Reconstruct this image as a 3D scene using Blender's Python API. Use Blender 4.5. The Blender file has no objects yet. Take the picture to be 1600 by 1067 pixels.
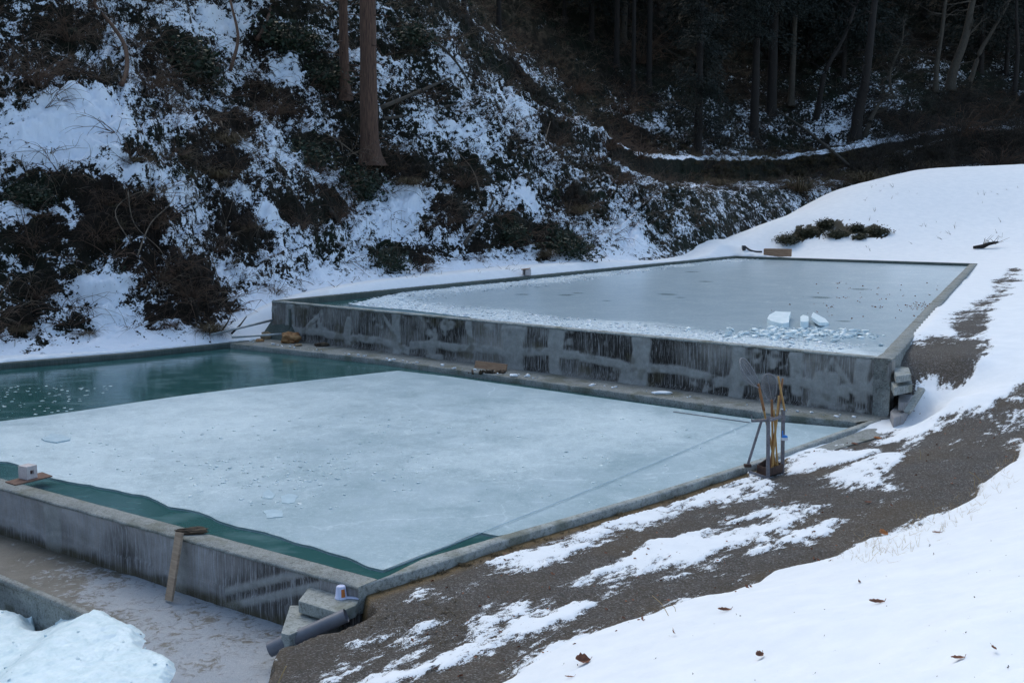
import bpy, bmesh, math, random
import numpy as np
from mathutils import Vector, Matrix
from mathutils.bvhtree import BVHTree

random.seed(7)
rng = np.random.default_rng(7)
SC = bpy.context.scene
COL = SC.collection

# ------------------------------------------------------------------ camera, sky, sun, exposure
FPX, CAMH, HOR = 1700.0, 4.0, 310.0
THETA = math.atan((533.5 - HOR) / FPX)
cam_d = bpy.data.cameras.new('camera'); cam = bpy.data.objects.new('camera', cam_d); COL.objects.link(cam)
cam.location = (0, 0, CAMH); cam.rotation_euler = (math.pi / 2 - THETA, 0, 0)
cam_d.sensor_width = 36; cam_d.lens = FPX * 36 / 1600; cam_d.clip_start = 0.1; cam_d.clip_end = 900
SC.camera = cam

SUN_EL, SUN_AZ = math.radians(48), math.radians(335)      # azimuth clockwise from +Y
w = bpy.data.worlds.new('World'); SC.world = w; w.use_nodes = True
wt = w.node_tree; wt.nodes.clear()
sky = wt.nodes.new('ShaderNodeTexSky'); sky.sky_type = 'NISHITA'; sky.sun_disc = False
sky.sun_elevation = SUN_EL; sky.sun_rotation = SUN_AZ; sky.air_density = 1.0; sky.dust_density = 2.0; sky.ozone_density = 1.0
bg = wt.nodes.new('ShaderNodeBackground'); bg.inputs[1].default_value = 0.15
wo = wt.nodes.new('ShaderNodeOutputWorld')
tint = wt.nodes.new('ShaderNodeMix'); tint.data_type = 'RGBA'; tint.blend_type = 'MULTIPLY'; tint.inputs[0].default_value = 1; tint.inputs[7].default_value = (1.02, 1.06, .98, 1)
wt.links.new(sky.outputs[0], tint.inputs[6]); wt.links.new(tint.outputs[2], bg.inputs[0]); wt.links.new(bg.outputs[0], wo.inputs[0])
sd_ = bpy.data.lights.new('sun', 'SUN'); sun = bpy.data.objects.new('sun', sd_); COL.objects.link(sun)
sd_.energy = 0.55; sd_.angle = math.radians(40); sd_.color = (1.0, 0.97, 0.93)
sdir = Vector((math.sin(SUN_AZ) * math.cos(SUN_EL), math.cos(SUN_AZ) * math.cos(SUN_EL), math.sin(SUN_EL)))
sun.rotation_euler = sdir.to_track_quat('Z', 'Y').to_euler()
SC.view_settings.view_transform = 'Standard'; SC.view_settings.look = 'None'
SC.view_settings.exposure = 0.86; SC.view_settings.gamma = 1.0

# ------------------------------------------------------------------ picking points of the place from the photo
def ray(px, py):
    u = (px - 800) / FPX; v = (533.5 - py) / FPX
    return Vector((u, math.cos(THETA) + v * math.sin(THETA), -math.sin(THETA) + v * math.cos(THETA)))
def P(px, py, z=0.0):
    d = ray(px, py); t = (z - CAMH) / d.z
    return Vector((d.x * t, d.y * t, z))
def W(px, py, Y):
    d = ray(px, py); t = Y / d.y
    return Vector((d.x * t, Y, CAMH + d.z * t))

# ------------------------------------------------------------------ numpy noise
def _h(ix, iy, seed):
    n = (ix.astype(np.int64) * 374761393 + iy.astype(np.int64) * 668265263 + seed * 974634777) & 0xffffffff
    n = ((n ^ (n >> 13)) * 1274126177) & 0xffffffff
    n = (n ^ (n >> 16)) & 0xffffffff
    return n.astype(np.float64) / 4294967295.0
def vn(x, y, seed=0):
    ix = np.floor(x); iy = np.floor(y); fx = x - ix; fy = y - iy
    fx = fx * fx * (3 - 2 * fx); fy = fy * fy * (3 - 2 * fy)
    a = _h(ix, iy, seed); b = _h(ix + 1, iy, seed); c = _h(ix, iy + 1, seed); d = _h(ix + 1, iy + 1, seed)
    return (a + (b - a) * fx) * (1 - fy) + (c + (d - c) * fx) * fy
def fbm(x, y, sc, oct=4, seed=0, gain=0.5):
    x = np.asarray(x, float); y = np.asarray(y, float)
    r = 0; amp = 1; tot = 0; f = 1.0 / sc
    for o in range(oct):
        r = r + amp * (vn(x * f + 17.3 * o, y * f - 9.1 * o, seed + o) - .5); tot += amp; amp *= gain; f *= 2.03
        x, y = x * .8 - y * .6, x * .6 + y * .8
    return 2 * r / tot
def sstep(a, b, x):
    t = np.clip((x - a) / (b - a), 0, 1); return t * t * (3 - 2 * t)

def poly_sd(x, y, pts):
    """signed distance to a closed polygon, positive inside"""
    pts = [(p[0], p[1]) for p in pts]; n = len(pts)
    d = np.full(x.shape, 1e9); ins = np.zeros(x.shape, bool)
    for i in range(n):
        x0, y0 = pts[i]; x1, y1 = pts[(i + 1) % n]
        ex, ey = x1 - x0, y1 - y0; L = ex * ex + ey * ey + 1e-12
        t = np.clip(((x - x0) * ex + (y - y0) * ey) / L, 0, 1)
        d = np.minimum(d, np.hypot(x - x0 - t * ex, y - y0 - t * ey))
        if abs(ey) > 1e-12:
            c = ((y0 > y) != (y1 > y)) & (x < ex * (y - y0) / ey + x0); ins ^= c
    return np.where(ins, d, -d)
def line_d(x, y, pts):
    d = np.full(np.shape(x), 1e9)
    for i in range(len(pts) - 1):
        x0, y0 = pts[i][0], pts[i][1]; x1, y1 = pts[i + 1][0], pts[i + 1][1]
        ex, ey = x1 - x0, y1 - y0; L = ex * ex + ey * ey + 1e-12
        t = np.clip(((x - x0) * ex + (y - y0) * ey) / L, 0, 1)
        d = np.minimum(d, np.hypot(x - x0 - t * ex, y - y0 - t * ey))
    return d

# ------------------------------------------------------------------ mesh helpers
def mesh_np(name, V, F, mat=None, smooth=False, attr=None):
    """V (n,3), F (m,3|4) int"""
    V = np.asarray(V, np.float32); F = np.asarray(F, np.int32); k = F.shape[1]
    me = bpy.data.meshes.new(name)
    me.vertices.add(len(V)); me.vertices.foreach_set('co', V.ravel())
    me.loops.add(F.size); me.loops.foreach_set('vertex_index', F.ravel())
    me.polygons.add(len(F)); me.polygons.foreach_set('loop_start', np.arange(0, F.size, k, dtype=np.int32))
    me.polygons.foreach_set('loop_total', np.full(len(F), k, np.int32))
    if smooth: me.polygons.foreach_set('use_smooth', np.ones(len(F), bool))
    me.update(calc_edges=True)
    if attr is not None:
        a = me.attributes.new('mask', 'FLOAT_COLOR', 'POINT'); a.data.foreach_set('color', np.asarray(attr, np.float32).ravel())
    if mat: me.materials.append(mat)
    return me
def grid_faces(nr, nc):
    i = np.arange(nr - 1)[:, None] * nc + np.arange(nc - 1)[None, :]; i = i.ravel()
    return np.stack([i, i + 1, i + 1 + nc, i + nc], 1)
def link(name, me, parent=None):
    o = bpy.data.objects.new(name, me); COL.objects.link(o)
    if parent: o.parent = parent
    return o
def tag(o, label=None, cat=None, group=None, kind=None):
    if label: o['label'] = label
    if cat: o['category'] = cat
    if group: o['group'] = group
    if kind: o['kind'] = kind
    return o
def empty(name, loc, label, cat, group=None, rz=0):
    o = bpy.data.objects.new(name, None); COL.objects.link(o); o.location = loc; o.rotation_euler = (0, 0, rz)
    o.empty_display_size = .1
    return tag(o, label, cat, group)
def bm_done(name, bm, mat, parent=None, smooth=False, bevel=0):
    if bevel:
        bmesh.ops.bevel(bm, geom=bm.edges[:], offset=bevel, segments=2, affect='EDGES', profile=.6)
    bmesh.ops.recalc_face_normals(bm, faces=bm.faces[:])
    me = bpy.data.meshes.new(name); bm.to_mesh(me); bm.free()
    if smooth: me.polygons.foreach_set('use_smooth', [True] * len(me.polygons))
    me.materials.append(mat)
    return link(name, me, parent)
def bm_prism(bm, top, h, low=None):
    """closed prism from a list of top points going down by h (or to list low)"""
    n = len(top)
    a = [bm.verts.new(p) for p in top]
    b = [bm.verts.new(q) for q in (low or [(p[0], p[1], p[2] - h) for p in top])]
    bm.faces.new(a); bm.faces.new(b[::-1])
    for i in range(n): bm.faces.new([a[i], b[i], b[(i + 1) % n], a[(i + 1) % n]])
def bm_box(bm, c, s, M=None):
    r = bmesh.ops.create_cube(bm, size=1)
    for v in r['verts']:
        v.co = Vector((v.co.x * s[0] + c[0], v.co.y * s[1] + c[1], v.co.z * s[2] + c[2]))
        if M: v.co = M @ v.co
def bm_bar(bm, a, b, wx, wy=None, up=Vector((0, 0, 1))):
    a = Vector(a); b = Vector(b); wy = wy or wx; d = (b - a); L = d.length; d.normalize()
    if abs(d.dot(up)) > .98: up = Vector((1, 0, 0))
    s = d.cross(up).normalized(); u = s.cross(d)
    vs = []
    for p in (a, b):
        for i, j in ((-1, -1), (1, -1), (1, 1), (-1, 1)): vs.append(bm.verts.new(p + s * i * wx / 2 + u * j * wy / 2))
    for f in ((3, 2, 1, 0), (4, 5, 6, 7), (0, 1, 5, 4), (1, 2, 6, 5), (2, 3, 7, 6), (3, 0, 4, 7)): bm.faces.new([vs[k] for k in f])
def bm_tube(bm, pts, rad, n=8, cap=True):
    pts = [Vector(p) for p in pts]; rings = []
    for i, p in enumerate(pts):
        d = (pts[min(i + 1, len(pts) - 1)] - pts[max(i - 1, 0)]).normalized()
        up = Vector((0, 0, 1)) if abs(d.z) < .95 else Vector((1, 0, 0))
        s = d.cross(up).normalized(); u = s.cross(d)
        r = rad[i] if hasattr(rad, '__len__') else rad
        rings.append([bm.verts.new(p + (s * math.cos(2 * math.pi * k / n) + u * math.sin(2 * math.pi * k / n)) * r) for k in range(n)])
    for a, b in zip(rings, rings[1:]):
        for k in range(n): bm.faces.new([a[k], a[(k + 1) % n], b[(k + 1) % n], b[k]])
    if cap: bm.faces.new(rings[0][::-1]); bm.faces.new(rings[-1])
    return rings
def smooth_pts(pts, sub=6):
    pts = [Vector(p) for p in pts]; out = []
    for i in range(len(pts) - 1):
        p0 = pts[max(i - 1, 0)]; p1 = pts[i]; p2 = pts[i + 1]; p3 = pts[min(i + 2, len(pts) - 1)]
        for k in range(sub):
            t = k / sub
            out.append(.5 * ((2 * p1) + (-p0 + p2) * t + (2 * p0 - 5 * p1 + 4 * p2 - p3) * t * t + (-p0 + 3 * p1 - 3 * p2 + p3) * t ** 3))
    out.append(pts[-1]); return out

# ------------------------------------------------------------------ material helpers
class NT:
    def __init__(s, name):
        s.m = bpy.data.materials.new(name); s.m.use_nodes = True; s.t = s.m.node_tree; s.t.nodes.clear()
        s.out = s.n('ShaderNodeOutputMaterial'); s.b = s.n('ShaderNodeBsdfPrincipled'); s.l(s.b.outputs[0], s.out.inputs[0])
        s.tc = s.n('ShaderNodeTexCoord')
    def n(s, t, **k):
        x = s.t.nodes.new(t)
        for a, b in k.items(): setattr(x, a, b)
        return x
    def l(s, a, b): s.t.links.new(a, b)
    def put(s, sock, v):
        if isinstance(v, bpy.types.NodeSocket): s.l(v, sock)
        else: sock.default_value = (*v, 1) if isinstance(v, tuple) and len(v) == 3 and sock.type == 'RGBA' else v
    def vec(s, scale=(1, 1, 1), which='Object'):
        mp = s.n('ShaderNodeMapping'); s.l(s.tc.outputs[which], mp.inputs[0]); mp.inputs['Scale'].default_value = scale; return mp.outputs[0]
    def noise(s, sc, det=4, rough=.55, vec=None, dist=0.0):
        x = s.n('ShaderNodeTexNoise'); s.l(vec or s.tc.outputs['Object'], x.inputs['Vector'])
        x.inputs['Scale'].default_value = sc; x.inputs['Detail'].default_value = det; x.inputs['Roughness'].default_value = rough
        x.inputs['Distortion'].default_value = dist; return x.outputs[0]
    def voro(s, sc, vec=None, feat='F1'):
        x = s.n('ShaderNodeTexVoronoi', feature=feat); s.l(vec or s.tc.outputs['Object'], x.inputs['Vector']); x.inputs['Scale'].default_value = sc
        return x
    def ramp(s, f, st):
        x = s.n('ShaderNodeValToRGB'); s.put(x.inputs[0], f); e = x.color_ramp.elements
        while len(e) < len(st): e.new(.5)
        for a, (p, c) in zip(e, st):
            a.position = p; a.color = (c, c, c, 1) if not isinstance(c, tuple) else (*c, 1)
        return x.outputs[0]
    def mix(s, f, a, b, mode='MIX'):
        x = s.n('ShaderNodeMix', data_type='RGBA', blend_type=mode); s.put(x.inputs[0], f); s.put(x.inputs[6], a); s.put(x.inputs[7], b); return x.outputs[2]
    def mth(s, op, a, b=0.0, c=0.0, clamp=False):
        x = s.n('ShaderNodeMath', operation=op, use_clamp=clamp); s.put(x.inputs[0], a); s.put(x.inputs[1], b); s.put(x.inputs[2], c); return x.outputs[0]
    def mask(s):
        a = s.n('ShaderNodeAttribute', attribute_name='mask'); r = s.n('ShaderNodeSeparateColor'); s.l(a.outputs[0], r.inputs[0])
        return r.outputs[0], r.outputs[1], r.outputs[2], a.outputs['Alpha']
    def bump(s, h, st=.3, dist=.02):
        x = s.n('ShaderNodeBump'); x.inputs['Strength'].default_value = st; x.inputs['Distance'].default_value = dist; s.l(h, x.inputs['Height']); s.l(x.outputs[0], s.b.inputs['Normal'])
    def set(s, col=None, rough=None, **k):
        if col is not None: s.put(s.b.inputs['Base Color'], col)
        if rough is not None: s.put(s.b.inputs['Roughness'], rough)
        for a, v in k.items(): s.put(s.b.inputs[a.replace('_', ' ')], v)
        return s.m

SNOW = (.78, .81, .85)
def m_ground():                                    # gravel path and snow; mask.r = snow, g = dry grass / moss, b = wet
    s = NT('gravel_and_snow'); r, g, b, a = s.mask()
    n1 = s.noise(60, 3, .7); n2 = s.noise(9, 4, .6); n3 = s.noise(1.6, 3)
    v = s.voro(70); vc = s.n('ShaderNodeSeparateColor'); s.l(v.outputs['Color'], vc.inputs[0])
    stone = s.ramp(vc.outputs[0], [(0, (.018, .017, .017)), (.45, (.056, .052, .05)), (.8, (.115, .108, .104)), (.95, (.26, .26, .27))])
    soil = s.mix(s.ramp(n2, [(.4, 0.0), (.65, 1.0)]), (.035, .029, .025), (.07, .052, .038))
    gr = s.mix(s.ramp(n1, [(.35, .25), (.6, .8)]), soil, stone)
    gr = s.mix(s.ramp(n3, [(.35, 0.0), (.7, .45)]), gr, (.045, .032, .018))
    moss = s.mix(s.noise(30, 3), (.07, .045, .014), (.22, .135, .045))
    gr = s.mix(s.mth('MULTIPLY', g, s.ramp(n1, [(.3, .3), (.6, 1.0)])), gr, moss)
    mr = s.n('ShaderNodeMapping'); s.l(s.tc.outputs['Object'], mr.inputs[0]); mr.inputs['Rotation'].default_value = (0, 0, -math.radians(46)); ms = s.n('ShaderNodeMapping'); s.l(mr.outputs[0], ms.inputs[0]); ms.inputs['Scale'].default_value = (.4, 1, 1)
    gr = s.mix(b, gr, s.mix(s.ramp(n1, [(.4, 0.0), (.7, 1.0)]), (.006, .006, .003), (.05, .042, .015)))
    nn = s.mth('MULTIPLY_ADD', s.noise(13, 6, .8, ms.outputs[0]), 1.35, s.mth('MULTIPLY', s.noise(75, 2), .45))
    sf = s.ramp(s.mth('ADD', r, s.mth('SUBTRACT', nn, .90)), [(.46, 0.0), (.54, 1.0)])
    sn = s.mix(s.ramp(s.noise(3, 3), [(.3, 0.0), (.8, 1.0)]), SNOW, (.70, .74, .79))
    s.set(s.mix(sf, gr, sn), s.mix(sf, s.mix(n1, (.6,) * 3, (.95,) * 3), (.7,) * 3), Specular_IOR_Level=.35)
    hh = s.mth('MULTIPLY_ADD', sf, .9, s.mix(sf, v.outputs['Distance'], s.mth('MULTIPLY', s.noise(9, 6, .6), .8)))
    s.bump(hh, .55, .025); return s.m
def m_hill():                                      # r = snow, g = moss/green, b = litter redness
    s = NT('hillside_litter_and_snow'); r, g, b, a = s.mask()
    n1 = s.noise(26, 4, .7); n2 = s.noise(5, 4, .6)
    lit = s.ramp(n1, [(.3, (.003, .002, .001)), (.5, (.009, .006, .004)), (.64, (.03, .019, .011)), (.78, (.09, .06, .036))])
    grn = s.ramp(n1, [(.35, (.003, .005, .003)), (.62, (.010, .019, .008)), (.78, (.035, .05, .016))])
    bs = s.mix(s.mth('MULTIPLY', g, s.ramp(n2, [(.35, .2), (.6, 1.0)])), lit, grn)
    nn = s.mth('MULTIPLY_ADD', s.noise(4.2, 5, .7), 1.5, s.mth('MULTIPLY', s.noise(17, 2, .6), .62))
    sf = s.ramp(s.mth('ADD', r, s.mth('SUBTRACT', nn, 1.06)), [(.46, 0.0), (.54, 1.0)])
    s.set(s.mix(sf, bs, (.84, .88, .96)), .85, Specular_IOR_Level=.2)
    s.bump(s.mth('MULTIPLY_ADD', sf, .8, n1), .7, .05); return s.m
def m_concrete(name, streak=1.0, base=((.20, .19, .17), (.40, .375, .34)), green=.0, dark=1.0):
    """mask: r = dark stain, g = smooth repair mortar, b = moss"""
    s = NT(name); r, g, b, a = s.mask()
    st = s.noise(1, 5, .7, s.vec((16, 16, .9)))
    st2 = s.noise(1, 4, .7, s.vec((55, 55, 2.2)))
    n = s.noise(3.5, 5, .6); nf = s.noise(70, 3, .7)
    c = s.mix(s.ramp(n, [(.3, 0.0), (.7, 1.0)]), base[0], base[1])
    c = s.mix(s.mth('MULTIPLY', s.ramp(st2, [(.44, 0.0), (.60, 1.0)]), .5 * streak), c, (.42, .43, .46))
    c = s.mix(s.ramp(s.noise(1.1, 5, .7), [(.45, 0.0), (.68, .5)]), c, s.mix(nf, (.12, .11, .10), (.30, .29, .27)))
    c = s.mix(s.mth('MULTIPLY', s.ramp(st2, [(.50, .95), (.58, .05)]), s.mth('MULTIPLY', r, dark)), c, (.020, .016, .014))
    c = s.mix(s.mth('MULTIPLY', s.ramp(st, [(.42, 0.0), (.60, .8)]), s.mth('MULTIPLY', r, dark)), c, (.018, .014, .012))
    rep = s.mix(s.ramp(s.noise(6, 5, .7), [(.3, 0.0), (.7, 1.0)]), (.25, .255, .25), (.42, .425, .415))
    c = s.mix(s.mth('MULTIPLY', g, s.ramp(s.noise(9, 4), [(.3, .6), (.6, 1.0)])), c, rep)
    c = s.mix(s.mth('MULTIPLY', b, s.ramp(nf, [(.3, .3), (.6, 1.0)])), c, s.mix(n, (.05, .035, .014), (.10, .085, .03)))
    if green: c = s.mix(green, c, (.03, .075, .06))
    c = s.mix(.35, c, s.mix(nf, (.02, .02, .02), (.5, .5, .5)), 'OVERLAY')
    s.set(c, .85, Specular_IOR_Level=.3); s.bump(s.mth('MULTIPLY_ADD', st2, .6, s.mth('MULTIPLY', nf, .6)), .5, .012); return s.m
def m_rim(name='worn_cement_rim', k=1.0):           # frosted worn cement rim
    s = NT(name); n = s.noise(5, 5, .7); nf = s.noise(90, 3, .7); ng = s.noise(22, 4, .7)
    c = s.mix(s.ramp(n, [(.3, 0.0), (.7, 1.0)]), (.115 * k, .125 * k, .12 * k), (.24 * k, .255 * k, .245 * k))
    c = s.mix(s.ramp(nf, [(.45, 0.0), (.7, .75)]), c, (.42, .45, .45))
    c = s.mix(s.ramp(ng, [(.5, 0.0), (.68, .7)]), c, (.05, .05, .042))
    c = s.mix(s.ramp(s.noise(2.1, 3), [(.52, 0.0), (.66, .6)]), c, (.07, .075, .04))
    s.set(c, .8); s.bump(nf, .5, .01); return s.m
def m_water():
    s = NT('pond_water'); n = s.noise(1.2, 4, .6, s.vec((1, 2.2, 1))); n2 = s.noise(14, 3)
    fr = s.ramp(s.mth('MULTIPLY_ADD', n2, .12, n), [(.56, 0.0), (.74, .35)])
    c = s.mix(fr, (.028, .095, .092), (.13, .24, .26)); s.set(c, s.mix(fr, (.12,) * 3, (.4,) * 3), IOR=1.33, Specular_IOR_Level=.5)
    s.bump(s.noise(5, 3, .5), .10, .01); return s.m
def m_ice(name, lo, hi, rg=1.0, grain=0.0, white=(.60, .71, .75)):                # r = white frost amount, g = clear dark
    s = NT(name); r, g, b, a = s.mask()
    n1 = s.noise(.9, 6, .65, s.vec((1, 1, 1)), .4); n2 = s.noise(13, 6, .85, None, .6); n3 = s.noise(55, 3, .8)
    c = s.mix(s.ramp(n1, [(.35, 0.0), (.68, 1.0)]), lo, hi)
    wf = s.ramp(s.mth('MULTIPLY_ADD', r, .60, s.mth('MULTIPLY_ADD', n2, .9, s.mth('MULTIPLY_ADD', n3, .25, -grain))), [(.56, 0.0), (.95, 1.0)])
    c = s.mix(wf, c, white)
    vd = s.voro(.42, s.vec((1, 1, 1)), 'DISTANCE_TO_EDGE'); va = s.n('ShaderNodeVectorMath', operation='ADD'); s.l(s.tc.outputs['Object'], va.inputs[0]); nz = s.n('ShaderNodeTexNoise'); nz.inputs['Scale'].default_value = 1.3; nz.inputs['Detail'].default_value = 5; s.l(s.tc.outputs['Object'], nz.inputs['Vector']); s.l(nz.outputs['Color'], va.inputs[1]); s.l(va.outputs[0], vd.inputs['Vector'])
    c = s.mix(s.mth('MULTIPLY', s.ramp(vd.outputs['Distance'], [(.0, 1.0), (.011, 0.0)]), s.mth('MULTIPLY', s.ramp(n1, [(.42, 0.0), (.6, 1.0)]), .45)), c, (.72, .82, .86))
    c = s.mix(s.mth('MULTIPLY', s.ramp(n3, [(.58, 0.0), (.66, 1.0)]), s.mth('MULTIPLY_ADD', r, 1.0, .15)), c, (.85, .9, .93))
    c = s.mix(s.mth('MULTIPLY', g, .8), c, (.035, .10, .10))
    s.set(c, s.mix(s.ramp(n2, [(.3, 0.0), (.75, 1.0)]), (.28 * rg,) * 3, (.62 * rg,) * 3), IOR=1.31, Specular_IOR_Level=.5)
    s.bump(s.mth('MULTIPLY_ADD', wf, .7, s.mth('MULTIPLY', n2, .5)), .35 - grain, .015); return s.m
def m_simple(name, c0, c1, sc=8, rough=.7, stretch=(1, 1, 1), bump=.2, **k):
    s = NT(name); v = s.vec(stretch); n = s.noise(sc, 5, .65, v)
    s.set(s.mix(s.ramp(n, [(.3, 0.0), (.7, 1.0)]), c0, c1), rough, **k)
    if bump: s.bump(n, bump, .01)
    return s.m
def m_slush(name, c0=(.62, .74, .78), c1=(.85, .92, .95)):
    s = NT(name); n = s.noise(5, 5, .65); n2 = s.noise(28, 4, .7)
    s.set(s.mix(s.ramp(n, [(.3, 0.0), (.7, 1.0)]), c0, c1), s.mix(n2, (.2,) * 3, (.6,) * 3), Subsurface_Weight=.0, IOR=1.31); s.bump(n2, .35, .02); return s.m

M = {}
M['ground'] = m_ground(); M['hill'] = m_hill()
M['wall'] = m_concrete('stained_concrete', 1.3); M['wall2'] = m_concrete('frosted_concrete', 1.5, ((.27, .255, .25), (.46, .435, .435)), dark=.7)
M['wet'] = m_concrete('damp_green_concrete', .4, ((.05, .06, .055), (.12, .135, .125)), .35)
M['rim'] = m_rim(); M['rim_frost'] = m_rim('frosted_cement_rim', 1.5); M['water'] = m_water()
M['ice'] = m_ice('frosted_ice', (.25, .36, .41), (.38, .49, .55)); M['ice2'] = m_ice('smooth_grey_ice', (.40, .50, .56), (.45, .55, .61), .5, .13, (.78, .87, .91))
M['slush'] = m_slush('broken_ice'); M['plate'] = m_slush('thin_ice_plate', (.34, .47, .54), (.48, .61, .68)); M['snow'] = m_slush('packed_snow', (.80, .85, .91), (.86, .9, .94))
M['bark'] = m_simple('cedar_bark', (.022, .010, .007), (.16, .085, .055), 9, .9, (3, 3, .25), 1.0)
M['bark_grey'] = m_simple('grey_bark', (.022, .018, .014), (.08, .065, .05), 7, .9, (3, 3, .5), .6)
M['bark_dark'] = m_simple('dark_bark', (.006, .0045, .004), (.022, .015, .012), 7, .9, (3, 3, .5), .6)  # dark litter and sticks; on forest trunks it also carries the shade
M['twig'] = m_simple('brown_twig', (.014, .008, .005), (.15, .085, .052), 3, .85, bump=0)
M['twig_grey'] = m_simple('grey_twig', (.05, .04, .03), (.24, .18, .13), 3, .85, bump=0)
M['twig_shaded'] = m_simple('shaded_twig', (.012, .009, .007), (.055, .043, .032), 3, .85, bump=0)  # darker copy of the grey twig, forest shade put into its colour
M['grass'] = m_simple('withered_grass', (.03, .022, .009), (.12, .085, .036), 2, .8, bump=0)
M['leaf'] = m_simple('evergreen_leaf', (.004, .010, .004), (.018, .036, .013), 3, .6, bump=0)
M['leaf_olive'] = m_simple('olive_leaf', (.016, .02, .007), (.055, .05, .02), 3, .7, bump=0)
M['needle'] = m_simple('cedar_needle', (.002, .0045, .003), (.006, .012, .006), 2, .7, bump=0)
M['dead_leaf'] = m_simple('dead_leaf', (.10, .035, .018), (.26, .10, .05), 30, .7, bump=.1)
M['orange_leaf'] = m_simple('orange_leaf', (.25, .07, .012), (.42, .15, .03), 30, .7, bump=.1)
M['wood'] = m_simple('pale_board', (.22, .155, .105), (.36, .27, .20), 4, .75, (1, 1, 8), .2)
M['wood_brown'] = m_simple('weathered_board', (.07, .032, .026), (.19, .10, .07), 5, .75, (3, 1, 1), .3)
M['crate'] = m_simple('crate_wood', (.22, .12, .07), (.38, .24, .15), 4, .75, (1, 1, 6), .2)
M['rotten'] = m_simple('rotten_wood', (.02, .014, .01), (.10, .07, .045), 9, .95, bump=.8)
M['stone'] = m_simple('mossy_stone', (.10, .085, .06), (.33, .24, .15), 4, .85, bump=.6)
M['rust_stone'] = m_simple('rusty_stone', (.16, .055, .015), (.40, .24, .11), 7, .85, bump=.6)
M['block'] = m_simple('cement_block', (.46, .40, .40), (.62, .56, .55), 40, .9, bump=.3)
M['hole'] = m_simple('reddish_hole_side', (.08, .03, .03), (.16, .06, .05), 20, .9, bump=.1)
M['pvc'] = m_simple('grey_pipe_plastic', (.11, .115, .14), (.16, .165, .19), 5, .42, bump=0)
M['galv'] = m_simple('galvanised_steel', (.30, .33, .35), (.45, .48, .5), 12, .45, bump=.05, Metallic=.6)
M['iron'] = m_simple('painted_angle_iron', (.10, .095, .11), (.22, .21, .23), 25, .6, bump=.2)
M['rust'] = m_simple('rusty_tray_iron', (.025, .014, .012), (.09, .045, .03), 20, .75, bump=.3)
M['bamboo'] = m_simple('yellow_bamboo', (.33, .17, .045), (.50, .30, .10), 6, .45, (2, 2, .6), .1)
M['bamboo_red'] = m_simple('brown_bamboo', (.16, .06, .02), (.30, .14, .05), 6, .5, (2, 2, .6), .1)
M['wire'] = m_simple('net_hoop_wire', (.12, .12, .13), (.25, .25, .27), 30, .5, bump=0)
M['cup'] = m_simple('lilac_plastic', (.50, .53, .72), (.56, .60, .78), 5, .35, bump=0)
M['orange'] = m_simple('orange_sticker', (.42, .12, .025), (.50, .16, .03), 20, .5, bump=0)
M['blue'] = m_simple('blue_plastic', (.02, .19, .62), (.03, .25, .72), 10, .4, bump=0)
M['white'] = m_simple('white_plastic', (.6, .63, .7), (.72, .75, .8), 10, .5, bump=0)
M['straw'] = m_simple('dry_stalk', (.30, .20, .09), (.48, .35, .18), 10, .8, bump=0)
M['black'] = m_simple('black_hose_rubber', (.012, .012, .014), (.03, .03, .035), 10, .5, bump=0)

def m_netting():
    s = NT('grey_netting'); t = s.n('ShaderNodeBsdfTransparent'); mx = s.n('ShaderNodeMixShader')
    s.set((.20, .20, .21), .8); n = s.noise(300, 1)
    s.l(s.ramp(n, [(.3, .42), (.7, .75)]), mx.inputs[0]); s.l(t.outputs[0], mx.inputs[1]); s.l(s.b.outputs[0], mx.inputs[2]); s.l(mx.outputs[0], s.out.inputs[0])
    return s.m
M['net'] = m_netting()
# ------------------------------------------------------------------ outlines of the place (metres, traced once)
ZU = 1.08                                          # rim height of the upper pond; the lower rim is z = 0
A0 = P(0, 762); A1 = P(560, 917)
fd = (A1 - A0).normalized(); AL = A0 - fd * 9       # lower front wall, continued past the frame
RR = [P(*p) for p in ((560, 917), (681, 881), (800, 841), (941, 799), (1025, 774), (1165, 730), (1228, 709), (1377, 656))]
B1 = P(1377, 656)
U0 = P(425, 470, ZU); U1 = P(1393, 561, ZU)         # upper front wall top
UR = [U1] + [P(*p, ZU) for p in ((1405, 553), (1436, 516), (1470, 476), (1527, 412))]
UFL = P(1146, 400, ZU)                              # far left corner
LB0 = P(375, 533)                                   # lower back left corner
LL = P(0, 567); ld = (LL - LB0).normalized(); LLL = LL + ld * 18
def xy0(v, z): return Vector((v.x, v.y, z))

edge_px = [(790, 1067), (872, 1017), (945, 992), (1012, 972), (1075, 949), (1132, 941), (1175, 927), (1200, 907), (1300, 880), (1350, 844), (1387, 836), (1425, 820), (1453, 802), (1523, 766), (1537, 743), (1563, 726), (1588, 712), (1600, 684)]
edge = [P(x, y, .0 + .42 * max(0, (x - 1250) / 350)) for x, y in edge_px]
EX0 = edge[0] - (edge[3] - edge[0]).normalized() * 8; EX1 = edge[-1] + Vector((.62, .78, 0)) * 16
bank_poly = [EX0] + edge + [EX1, Vector((60, 45, 0)), Vector((60, -30, 0)), Vector((-10, -30, 0))]

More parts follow.
